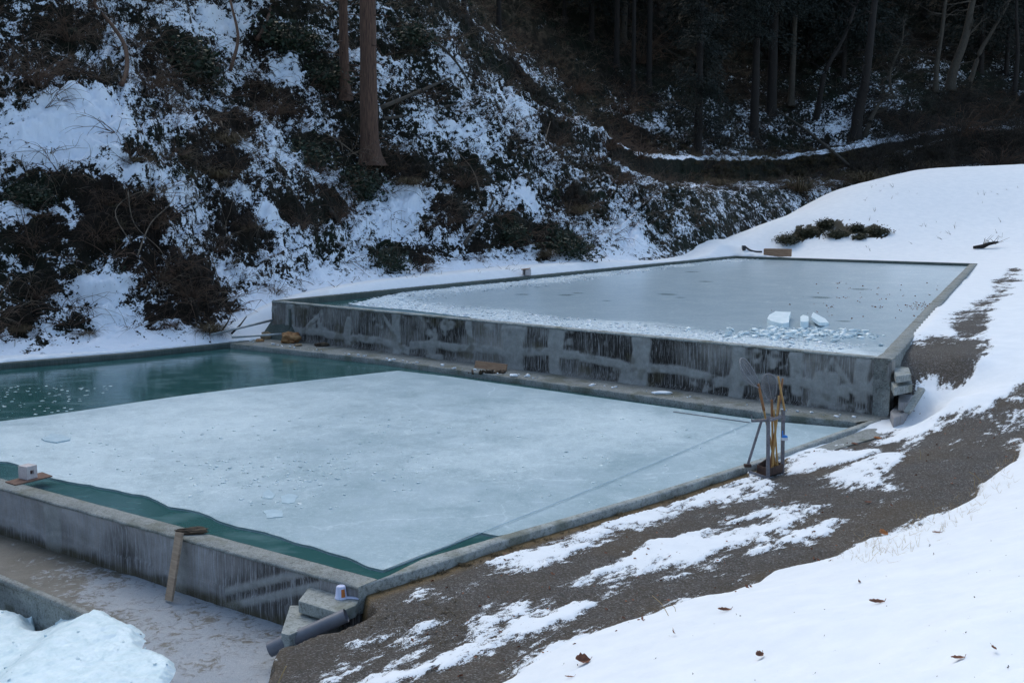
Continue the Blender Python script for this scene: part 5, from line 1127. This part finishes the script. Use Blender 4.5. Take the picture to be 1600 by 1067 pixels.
bm = bmesh.new(); vd = Vector((c.x, c.y, 0)).normalized(); base = math.atan2(-vd.y, -vd.x) + .42
ra = []
for z_ in (.024, .108):
    r_c = .062 - (.012) * (z_ - .012) / .106 + .0015; ra.append([bm.verts.new((math.cos(base + t_) * r_c, math.sin(base + t_) * r_c, z_)) for t_ in np.linspace(-.38, .38, 8)])
for k in range(7): bm.faces.new([ra[0][k], ra[0][k + 1], ra[1][k + 1], ra[1][k]])
bm_done('sticker', bm, M['orange'], sc_)

# ------------------------------------------------------------------ plank leaning on the wall and the rotten log piece
pa = P(272, 836, .0) + fn * .10; top = P(283, 826, .05); bot = P(264, 938, zap + .02)
top = A1 + fd * ((P(281, 843) - A1).dot(fd)) + fn * .05 + Vector((0, 0, .09)); 
bm = bmesh.new(); bm_bar(bm, bot - bot, top - bot, .135, .03, up=(fn + Vector((-.5, -.5, 0))).normalized()); o = bm_done('leaning_plank', bm, M['wood'], None, bevel=.003); o.location = bot; tag(o, 'pale board leaning against the streaked front wall', 'plank')
def lump(name, c, size, label, cat, mat, seed=0, rot=0, parent=None, rough=.28, group=None, cuts=3, sc=1.6):
    bm = bmesh.new(); bmesh.ops.create_icosphere(bm, subdivisions=cuts, radius=1); r_ = random.Random(seed); o3 = [r_.uniform(-9, 9) for _ in range(3)]
    from mathutils import noise as mn
    for v in bm.verts:
        p = v.co.copy(); k = mn.noise(p * sc + Vector(o3)); k2 = mn.noise(p * 3.5 + Vector(o3)); m = max(abs(p.x), abs(p.y), abs(p.z)); p = p * (1 - .35) + p / m * .35 * .8
        v.co = Vector((p.x * size[0], p.y * size[1], p.z * size[2])) * (1 + rough * k + rough * .4 * k2)
    if rot: bmesh.ops.rotate(bm, verts=bm.verts, matrix=Matrix.Rotation(rot, 3, 'Z'))
    o = bm_done(name, bm, M[mat], parent); 
    if not parent: o.location = (c[0], c[1], c[2] + size[2] * .75 - 0)
    return tag(o, label, cat, group) if not parent else o
c = P(300, 833, 0); lump('rotten_log_piece', c, (.19, .075, .04), 'piece of rotten log lying across the front rim behind the leaning board', 'log piece', 'rotten', 3, math.atan2(fn.y, fn.x) + 2.4, rough=.5, cuts=4)
# board with the hollow cement block
q = [P(*k, .01) for k in ((8, 753), (30, 747), (62, 738), (82, 742), (70, 746), (42, 751), (20, 756))]
bd = [P(8, 752, .015), P(24, 757, .015), P(82, 743, .015), P(66, 737, .015)]
slab('wet_board', bd, .018, 'dark wet board reaching from the rim onto the ice, under the hollow block', 'board', 'wood_brown', bev=.003)
bl0 = P(37, 749, .017); blk = empty('hollow_block', bl0, 'pale hollow cement block standing on the dark board at the left edge', 'block')
fx = (P(55, 746.5, .017) - P(37, 749.5, .017)); fx.z = 0; fx.normalize(); fy = Vector((-fx.y, fx.x, 0)); 
def blockbm(cx, L, Wd, H, hole):
    bm = bmesh.new(); t1 = (Wd - hole) / 2; t2 = (H - hole) / 2
    A_ = [(-L / 2, -Wd / 2), ]
    for (cy, cz, sy, sz) in ((-(Wd / 2 - t1 / 2), 0, t1, H), ((Wd / 2 - t1 / 2), 0, t1, H), (0, (H / 2 - t2 / 2), hole, t2), (0, -(H / 2 - t2 / 2), hole, t2)):
        bm_box(bm, (0, cy, cz), (L, sy, sz))
    return bm
# block axis: hole opens towards lower right (fx), long side seen at the left
bm = blockbm(0, .19, .17, .185, .06)
dirh = (P(60, 757, .017) - P(37, 749, .017)); 
vw = Vector((bl0.x, bl0.y, 0)).normalized(); ang = math.atan2(-vw.y, -vw.x)     # towards the viewer
bmesh.ops.rotate(bm, verts=bm.verts, matrix=Matrix.Rotation(ang + .62, 3, 'Z')); bmesh.ops.translate(bm, verts=bm.verts, vec=(0.02, .10, .0925))
bm_done('block_body', bm, M['block'], blk)
bm = bmesh.new(); bm_box(bm, (0, 0, 0), (.10, .0595, .0595)); bmesh.ops.rotate(bm, verts=bm.verts, matrix=Matrix.Rotation(ang + .62, 3, 'Z')); bmesh.ops.translate(bm, verts=bm.verts, vec=(.02, .10, .0925)); bm_done('hole_inside', bm, M['hole'], blk)

# ------------------------------------------------------------------ rod frozen in the ice
ro = pole
bm = bmesh.new(); a = P(607, 889, zi + .02); b = P(1180, 657, zi + .02); m1 = a.lerp(b, .5) + Vector((.03, -.05, 0)); bm_tube(bm, smooth_pts([v - a for v in (a, m1, b)], 8), .006, 8); o = bm_done('long_rod', bm, M['plate'], None, True); o.location = a; tag(o, 'long thin pale rod lying across the lower ice towards the tool rack', 'rod', 'rods frozen on the lower ice')
bm = bmesh.new(); a = P(1052, 643, zi + .012); b = P(1172, 660, zi + .012); bm_tube(bm, [Vector(), b - a], .008, 8); o = bm_done('short_rod', bm, M['iron'], None, True); o.location = a; tag(o, 'short dark rod meeting the end of the long pale rod on the lower ice', 'rod', 'rods frozen on the lower ice')

# ------------------------------------------------------------------ tool rack with nets and poles
zr = -.03
G0 = P(1200, 746, -.06); rack = empty('tool_rack', G0, 'angle iron rack at the pond edge holding hand nets and bamboo poles', 'rack')
sR = G0.y / FPX / math.cos(THETA)                   # metres per pixel at the rack
def RP(px, py, dy=0.0): return W(px, py, G0.y + dy)
pA0, pA1 = RP(1200.5, 747), RP(1201, 650); pB0, pB1 = RP(1223, 739, .35), RP(1224.5, 640, .35)
pC0, pC1 = RP(1168, 729, .30), RP(1190.5, 657, .30)
pD0 = RP(1196, 733, .60); pD1 = RP(1199, 655, .55)
def post(name, a, b, w_=.035, m='iron'):
    bm = bmesh.new(); up_ = Vector((0, 1, .0)) if abs((b - a).normalized().y) < .9 else Vector((1, 0, 0))
    bm_bar(bm, a, b, w_, .006, up=up_); d_ = (b - a).normalized(); s_ = d_.cross(up_).normalized(); u_ = s_.cross(d_)
    bm_bar(bm, a + s_ * w_ / 2 + u_ * w_ / 2, b + s_ * w_ / 2 + u_ * w_ / 2, .006, w_ * .92, up=up_); return bm_done(name, bm, M[m], rack)
post('post', pA0, pA1, .045); post('post', pB0, pB1, .045); post('post', pC0, pC1, .03); 
post('crossbar', RP(1174, 658, .2), pA1 - Vector((0, 0, .07)), .03); post('crossbar', pA1 - Vector((0, .02, .07)), pB1 - Vector((0, 0, .10)), .03); post('crossbar', pC1 + Vector((0, .0, .0)), pB1 - Vector((.02, .0, .10)), .03)
post('hook', RP(1175, 659, .2), RP(1174.5, 648, .2), .012)
bm = bmesh.new()
tA, tB = pA0 + Vector((0, 0, .03)), pB0 + Vector((0, 0, .03)); tC, tD = RP(1183, 736, .22) , RP(1197, 729, .62); tC.z = tA.z; tD.z = tA.z
for a_, b_ in ((tA, tB), (tC, tA), (tC, tD), (tD, tB)):
    bm_bar(bm, a_ + Vector((0, 0, .055)), b_ + Vector((0, 0, .055)), .008, .12)
bm_bar(bm, (tA + tC) / 2 + Vector((0, 0, .0)), (tB + tD) / 2, .26, .008); bm_done('tray', bm, M['rust'], rack)
post('foot_bar', RP(1170, 737, .1), pA0 + Vector((0, -.02, .0)), .03)
bm = bmesh.new(); bm_box(bm, tuple(pC0 + Vector((0, 0, .02))), (.10, .08, .04)); bm_done('foot', bm, M['rust'], rack); settle(rack)
def stick(name, a, b, r, mat, label, cat, grp=None, n=10, root=None):
    d_ = b - a; L = d_.length; k = int(L / .16); pts, rad = [], []
    for i in range(k * 4 + 1):
        pts.append(a + d_ * i / (k * 4)); rad.append(r * (1 + (.12 if i % 4 == 0 and 0 < i < k * 4 else 0)) * (1 - .1 * i / (k * 4)))
    bm = bmesh.new()
    if root is None:
        bm_tube(bm, [p - a for p in pts], rad, n); o = bm_done(name, bm, M[mat], None, True); o.location = a; return tag(o, label, cat, grp)
    bm_tube(bm, pts, rad, n); return bm_done(name, bm, M[mat], root, True)
def hand_net(base_px, neck_px, tip_px, wpx, label, dy0, dy1, mat, lw=0, tiltn=0.0, full=True):
    a = RP(*base_px, dy0); b = RP(*neck_px, dy1); t = RP(*tip_px, dy1 + .02); net = empty('hand_net', a, label, 'net', 'hand nets in the rack')
    stick('handle', a, b, .017, mat, None, None, root=net)
    stick('splice', a.lerp(b, .72), b + (b - a) * .04, .022, 'bamboo_red', None, None, root=net)
    ax = (t - b); L = ax.length; axn = ax.normalized(); side = Vector((math.cos(tiltn), math.sin(tiltn), 0)); side = (side - axn * side.dot(axn)).normalized(); wd_ = wpx * sR / 2 / max(.25, abs(side.x))
    hoop = []
    for k in range(40):
        th = 2 * math.pi * k / 40; s_ = .5 - .5 * math.cos(th); f = math.sin(th) * (1 - .0 * s_); hoop.append(b + axn * L * s_ + side * wd_ * f * (.55 + .45 * s_) * 1.12)
    bm = bmesh.new(); bm_tube(bm, hoop + [hoop[0]], .009, 6, False); bm_done('hoop', bm, M['wire'], net, True)
    nrm = axn.cross(side).normalized(); c = b + axn * L * .55; bm = bmesh.new(); rings = []
    for q in range(8):
        kf = 1 - q / 8.0; rings.append([bm.verts.new(c + (h_ - c) * kf + nrm * (1 - kf * kf) * .10 + Vector((0, 0, -.05)) * (1 - kf * kf)) for h_ in hoop])
    for r1, r2 in zip(rings, rings[1:]):
        for k in range(40): bm.faces.new([r1[k], r1[(k + 1) % 40], r2[(k + 1) % 40], r2[k]])
    bm.faces.new(rings[-1]); bm_done('netting', bm, M['net'], net, True)
    bm = bmesh.new(); bm_tube(bm, [b, b + axn * L], .006, 6); bm_done('middle_wire', bm, M['wire'], net, True)
    return settle(net)
hand_net((1213, 733), (1186, 605), (1157, 561), 17, 'left hand net tilted left with a narrow wire hoop', .38, .22, 'bamboo', tiltn=.9)
hand_net((1208, 731), (1206, 628), (1199, 584), 28, 'right hand net with a wide grey mesh bag held upright', .30, .45, 'bamboo', tiltn=.2)
stick('bamboo_pole', RP(1226, 641, .28), RP(1216, 588, .24), .016, 'bamboo', 'short yellow bamboo pole crossing the top of the right post', 'pole', 'bamboo poles in the rack')
stick('bamboo_pole', RP(1203, 733, .33), RP(1223, 591, .40), .017, 'bamboo_red', 'brown bamboo pole leaning right, behind the yellow one', 'pole', 'bamboo poles in the rack')
stick('bamboo_pole', RP(1215, 730, .25), RP(1209, 640, .3), .014, 'bamboo', 'pale upright bamboo pole in the middle of the rack', 'pole', 'bamboo poles in the rack')
stick('bamboo_pole', RP(1206, 735, .2), RP(1217, 618, .33), .015, 'bamboo', 'thin yellow pole leaning right inside the rack', 'pole', 'bamboo poles in the rack')
c = RP(1226, 683, .30); br = empty('hanging_brush', c, 'bright blue and white brush hanging on the right post of the rack', 'brush')
bm = bmesh.new(); bmesh.ops.create_uvsphere(bm, u_segments=16, v_segments=10, radius=1)
for v in bm.verts: v.co = Vector((v.co.x * .048, v.co.y * .025, max(-.1, v.co.z) * .035))
bm_done('blue_head', bm, M['blue'], br, True)
bm = bmesh.new(); bm_box(bm, (0, 0, -.025), (.095, .04, .045)); bm_done('white_bristles', bm, M['white'], br, bevel=.008)
bm = bmesh.new(); bm_bar(bm, (-.03, 0, .02), (-.035, 0, .10), .014); bm_done('blue_loop', bm, M['blue'], br)

# ------------------------------------------------------------------ stone steps at the right end of the upper wall
for q, z_, h, lab, m in (
 ([(1396, 576), (1402, 571), (1420, 574), (1424, 584), (1400, 588)], .86, .13, 'uppermost flat stone step beside the corner of the upper wall', 'rim_frost'),
 ([(1392, 596), (1400, 590), (1424, 591), (1426, 600), (1397, 606)], .66, .15, 'second flat stone step from the top beside the corner of the upper wall', 'rim_frost'),
 ([(1404, 616), (1412, 612), (1428, 614), (1420, 628), (1404, 628)], .36, .16, 'third stone step, with a snowy edge, half under the tilted slab', 'wall2'),
 ([(1391, 642), (1402, 631), (1421, 634), (1412, 648), (1396, 653)], .16, .24, 'lowest stone step beside the foot of the upper wall', 'wall2')):
    slab('stone_step', [P(*k, z_) for k in q], h, lab, 'step', m, 'stone steps beside the upper wall', .02)
a = P(1417, 645, .22); b = P(1441, 607, .62)
bm = bmesh.new(); bm_bar(bm, Vector(), b - a, .12, .07); o = bm_done('tilted_slab', bm, M['rim_frost'], None, bevel=.012); o.location = a; tag(o, 'long narrow cement slab tilted up beside the stone steps', 'slab')
# ------------------------------------------------------------------ rocks, board and debris along the ledge
def rock(px, py, wpx, hpx, label, mat, seed, z=0.0, name='rock', flat=1.0):
    p = P(px, py, z); s = p.y / FPX; return lump(name, p, (wpx * s / 2, wpx * s / 2.6, hpx * s / 2), label, 'rock', mat, seed, random.uniform(0, .5), group='rocks at the corner of the upper wall', rough=.35)
rock(455, 536, 32, 20, 'big rusty and white rock at the foot of the upper wall corner', 'rust_stone', 5)
rock(416, 530, 18, 14, 'yellowish rock left of the big rusty rock', 'stone', 6)
rock(466, 541, 13, 5, 'small green flat stone in front of the big rusty rock', 'stone', 7)
rock(406, 534, 14, 6, 'low brown stone at the left end of the ledge', 'rust_stone', 9)
rock(503, 541, 24, 7, 'flat dark stone right of the big rusty rock', 'rotten', 8)
rock(431, 527, 30, 20, 'grey stone block under the left end of the upper wall', 'wall2', 12, z=-.02)
a = P(741, 575, .0); b = P(790, 581, .0); bm = bmesh.new(); u_ = (b - a).normalized(); n_v = Vector((u_.y, -u_.x, 0)); bm_box(bm, (0, 0, 0), (1, 1, 1))
for v in bm.verts: v.co = u_ * (v.co.x + .5) * (b - a).length + n_v * (v.co.y * .03 - (v.co.z) * .05) + Vector((0, 0, (v.co.z + .5) * .16 + .006))
o = bm_done('short_board', bm, M['wood_brown'], None, bevel=.003); o.location = a - n_v * .04; o.data.materials[0] = M['crate']; tag(o, 'short brown board standing against the foot of the upper wall', 'board')
n = 26; cc = P(762, 580, .03); pos = np.stack([rng.normal(cc.x, .18, n), rng.normal(cc.y - .12, .05, n), np.full(n, .03)], 1); tag(chunks('debris', pos, rng.uniform(.015, .05, n), rng.uniform(.3, .9, n), M['rotten'], .5), 'dark scraps and rubbish lying in front of the short brown board', 'debris', kind='stuff')
n = 70; la = [P(*q, .02) for q in ((395, 532), (520, 549), (800, 584), (1000, 609), (1194, 635), (1380, 655))]; xs, ys = along(la, n, .22, 1.5, -1); tag(chunks('snow_lumps', np.stack([xs, ys, np.full(n, .02)], 1), rng.uniform(.008, .04, n) * rng.uniform(.5, 1.4, n), rng.uniform(.3, .9, n), M['snow'], .2), 'small snow lumps along the ledge under the upper wall', 'snow lumps', kind='stuff')
for px, wv, lab in ((803, .10, 'small white snow lump on the ledge under the wide mortar band'), (1035, .22, 'long low snow lump on the ledge left of the tool rack')):
    p = P(px, 588 + (px - 803) * .118, 0.01); lump('snow_lump', p, (wv, .07, .035), lab, 'snow lump', 'snow', int(px), rough=.3, group='snow lumps on the ledge')
# metal pole and pipes at the pond corner
a = W(330, 523, 30.0); b = W(426, 500, 31.0); bm = bmesh.new(); bm_tube(bm, [Vector(), b - a], .035, 8); o = bm_done('metal_pole', bm, M['galv'], None, True); o.location = a; tag(o, 'upper galvanised pole slanting up to the left end of the upper wall', 'pole', 'metal poles at the pond corner')
a = W(362, 527, 29.6); b = W(440, 522, 29.8); bm = bmesh.new(); bm_tube(bm, [Vector(), b - a], .03, 8); o = bm_done('metal_pole', bm, M['galv'], None, True); o.location = a; tag(o, 'lower galvanised pole lying level towards the big rusty rock', 'pole', 'metal poles at the pond corner')
for k, (x0, y0, x1, y1) in enumerate(((362, 521, 385, 495), (345, 519, 362, 490))):
    a = W(x0, y0, 30.2); b = W(x1, y1, 31.2); bm = bmesh.new(); bm_tube(bm, [Vector(), (b - a) * .5 + Vector((.03, 0, 0)), b - a], [.03, .025, .015], 6); o = bm_done('leaning_stick', bm, M['bark_dark'], None, True); o.location = a; tag(o, ('right' if k == 0 else 'left') + ' one of two dark sticks propped behind the metal poles', 'stick', 'sticks behind the metal poles')
# crate on the far rim
a = P(1193, 400.5, ZU + .01); b = P(1236, 401.2, ZU + .01); u_ = (b - a).normalized(); v_ = Vector((-u_.y, u_.x, 0)); L = (b - a).length; H = 11.5 * a.y / FPX
cr = empty('wooden_crate', a, 'long low wooden crate on the far rim of the upper pond', 'crate'); Mx = Matrix(((u_.x, v_.x, 0, 0), (u_.y, v_.y, 0, 0), (0, 0, 1, 0), (0, 0, 0, 1)))
for (nm, c, s) in (('long_side', (L / 2, 0, H / 2), (L, .03, H)), ('long_side', (L / 2, .45, H / 2), (L, .03, H)), ('short_side', (.016, .225, H / 2), (.03, .419, H * .97)), ('short_side', (L - .016, .225, H / 2), (.03, .419, H * .97)), ('batten', (L * .70, -.027, H / 2), (.05, .022, H * 1.02)), ('batten', (.03, -.027, H / 2), (.05, .022, H * 1.02)), ('bottom', (L / 2, .225, .03), (L - .07, .415, .02))):
    bm = bmesh.new(); bm_box(bm, c, s, Mx); bm_done(nm, bm, M['crate'], cr, bevel=.004)
# pale block with a tilted board on the left rim of the upper pond
p = P(824, 431, ZU + .02); s = p.y / FPX; wb_ = empty('pale_block', p, 'pale square cement block on the left rim of the upper pond', 'block')
bm = bmesh.new(); bm_box(bm, (.03, .02, .12), (9 * s, .2, .23)); bm_box(bm, (-.17, .05, .12), (.04, .2, .225)); bm_box(bm, (-.10, .15, .12), (.10, .04, .22)); bm_done('block_body', bm, M['block'], wb_, bevel=.008)
bm = bmesh.new(); bm_box(bm, (-.04, 0, 0), (.36, .26, .025), Matrix.Rotation(-.12, 4, 'Y')); bmesh.ops.translate(bm, verts=bm.verts, vec=(-.02, .03, .262)); o = bm_done('tilted_board', bm, M['crate'], None, bevel=.003); o.location = p; tag(o, 'small orange brown board resting tilted on the pale block of the far left rim', 'board')

scat('bank_specks', 850, 1600, 720, 1066, 70, [tmpl_leaves(2, .03, .022, s + 190, flat=.1) for s in range(4)], .3, 1.0, M['bark_grey'], 'tiny dark bits of bark scattered on the near snow bank', 'specks', lambda x, y: y > 12 + np.interp(x, [p[0] for p in edge_px], [p[1] for p in edge_px]))
# ------------------------------------------------------------------ leaves on the snow bank and path
def leaf(px, py, wpx, mat, label, curl=.5, rz=0, tilt=.3, asp=.6, z_up=.0):
    p, nn = hit(px, py); L = wpx * p.y / FPX * 1.1; bm = bmesh.new(); n = 9; rows = []
    for i in range(n):
        t = i / (n - 1); wv = math.sin(math.pi * min(1, t * .94 + .05)) ** .8 * asp * .5 * L * (1 + .15 * math.sin(i * 2.6)); r = []
        for j in (-2, -1, 0, 1, 2):
            y_ = wv * j / 2; r.append(bm.verts.new(((t - .5) * L, y_, abs(j / 2) ** 1.5 * wv * curl + (t - .5) ** 2 * L * curl * .8 + random.uniform(-.02, .02) * L)))
        rows.append(r)
    for a_, b_ in zip(rows, rows[1:]):
        for k in range(4): bm.faces.new([a_[k], a_[k + 1], b_[k + 1], b_[k]])
    bmesh.ops.rotate(bm, verts=bm.verts, matrix=Matrix.Rotation(tilt, 3, 'X') @ Matrix.Rotation(tilt * .4, 3, 'Y')); bmesh.ops.rotate(bm, verts=bm.verts, matrix=Matrix.Rotation(rz, 3, 'Z'))
    bm_tube(bm, [(L * .48 * math.cos(rz), L * .48 * math.sin(rz), .0), (L * .72 * math.cos(rz + .3), L * .72 * math.sin(rz + .3), .015)], L * .018, 4)
    o = bm_done('fallen_leaf', bm, M[mat], None, True); md = o.modifiers.new('thick', 'SOLIDIFY'); md.thickness = .0012; o.location = p + nn.normalized() * (.012 + z_up); return tag(o, label, 'leaf', 'fallen leaves on the snow and path')
leaf(911, 1036, 24, 'dead_leaf', 'cup shaped brown leaf nearest the bottom edge, left on the snow bank', .7, .2, .5, .75, .01)
leaf(890, 1059, 14, 'dead_leaf', 'half buried dark leaf just below the cup shaped leaf', .3, -.1, .1, .3)
leaf(1053, 993, 14, 'dead_leaf', 'small pointed leaf standing upright on the near snow bank', .5, 1.2, 1.0, .5, .02)
leaf(1132, 955, 22, 'dead_leaf', 'twisted reddish leaf near the snow bank edge', .6, .2, .3, .35)
leaf(1186, 1028, 20, 'dead_leaf', 'curled red brown leaf alone in the middle of the snow bank', .9, .6, .6, .5, .01)
leaf(1370, 943, 26, 'dead_leaf', 'long wrinkled brown leaf in the middle right of the snow bank', .6, .15, .3, .35)
leaf(1342, 911, 11, 'dead_leaf', 'small curled leaf above the long wrinkled one', .8, 1.0, .6, .45)
leaf(1498, 1031, 22, 'dead_leaf', 'dark red leaf sunk in a hollow of the snow bank', .5, .1, .1, .4)
leaf(1554, 1020, 13, 'dead_leaf', 'stubby leaf standing up near the right edge of the snow bank', .3, 1.4, .9, .6, .02)
leaf(1465, 833, 16, 'dead_leaf', 'straight pinkish leaf lying high on the snow bank', .2, .1, .1, .3)
leaf(1380, 836, 17, 'orange_leaf', 'bright orange leaf at the border of gravel and snow bank', .5, .4, .5, .75, .01)
leaf(561, 963, 16, 'orange_leaf', 'orange leaf lying beside the top of the grey pipe', .6, 0, .3, .7)
leaf(1356, 786, 12, 'dead_leaf', 'brown leaf on the middle of the gravel path', .5, .3, .3, .4)
leaf(1487, 757, 9, 'dead_leaf', 'small brown leaf on the upper part of the gravel path', .5, .8, .3, .4)
leaf(1371, 686, 14, 'orange_leaf', 'orange brown leaf on the snowy verge near the stone steps', .5, .3, .3, .5)
leaf(1335, 695, 12, 'dead_leaf', 'leaf beside the kerb slab near the lower ice corner', .5, .3, .3, .5)
leaf(258, 951, 13, 'dead_leaf', 'brown leaf on the icy yard below the leaning board', .4, .1, .2, .4)
leaf(302, 957, 12, 'dead_leaf', 'thin brown leaf right of the other one on the icy yard', .4, .3, .2, .3)
leaf(358, 950, 13, 'dead_leaf', 'orange brown leaf at the foot of the streaked front wall', .5, .5, .3, .5)
leaf(1327, 453, 26, 'dead_leaf', 'dark leaf frozen on the upper ice, the left one', .1, .1, .0, .25)
# leaf scraps frozen on the upper ice
pts = [P(random.gauss(1350, 60), random.uniform(440, 500), zu) for _ in range(70)] + [P(1440 + random.gauss(0, 9), 478 + random.gauss(0, 4), zu) for _ in range(35)]
pts = np.array([(p.x, p.y, p.z + .012) for p in pts]); m = len(pts); tag(scatter_mesh('leaf_scraps', [tmpl_leaves(2, .06, .07, s + 95, flat=.02) for s in range(4)], pts, rng.uniform(0, 6, m), rng.uniform(.4, 1.1, m), np.zeros((m, 3)), M['dead_leaf']), 'small reddish leaf scraps frozen on the right part of the upper ice', 'leaf scraps', kind='stuff')
# dry stalks
def stalk(px, py, tpx, tpy, lab, r=.0025, leafy=False):
    p, nn = hit(px, py); t = W(tpx, tpy, p.y + .02); bm = bmesh.new(); d_ = t - p; bm_tube(bm, smooth_pts([Vector((0, 0, -.02)), d_ * .5 + Vector((.01, 0, .01)), d_], 4), r, 5)
    o = bm_done('dry_stalk', bm, M['straw'], None); o.location = p; tag(o, lab, 'stalk', 'dry stalks beside the path')
stalk(1046, 961, 1019, 930, 'long straw stalk at the snow bank edge in the middle', .003)
stalk(1056, 955, 1049, 945, 'shorter straw stalk right of the long one at the bank edge')
stalk(1534, 752, 1514, 737, 'long straw stalk arching at the upper bank edge', .0035)
stalk(1522, 760, 1521, 745, 'thin upright straw beside the arching one')
stalk(1438, 718, 1437, 702, 'thin straw standing on the gravel near the snowy verge')
stalk(340, 1085, 348, 1052, 'left one of the yellow dry stalks at the bottom edge', .006)
stalk(352, 1085, 347, 1053, 'second yellow dry stalk at the bottom edge', .006)
stalk(405, 1090, 402, 1046, 'middle yellow dry stalk at the bottom edge', .005)
stalk(424, 1085, 447, 1040, 'rightmost yellow dry stalk at the bottom edge, leaning right', .006)
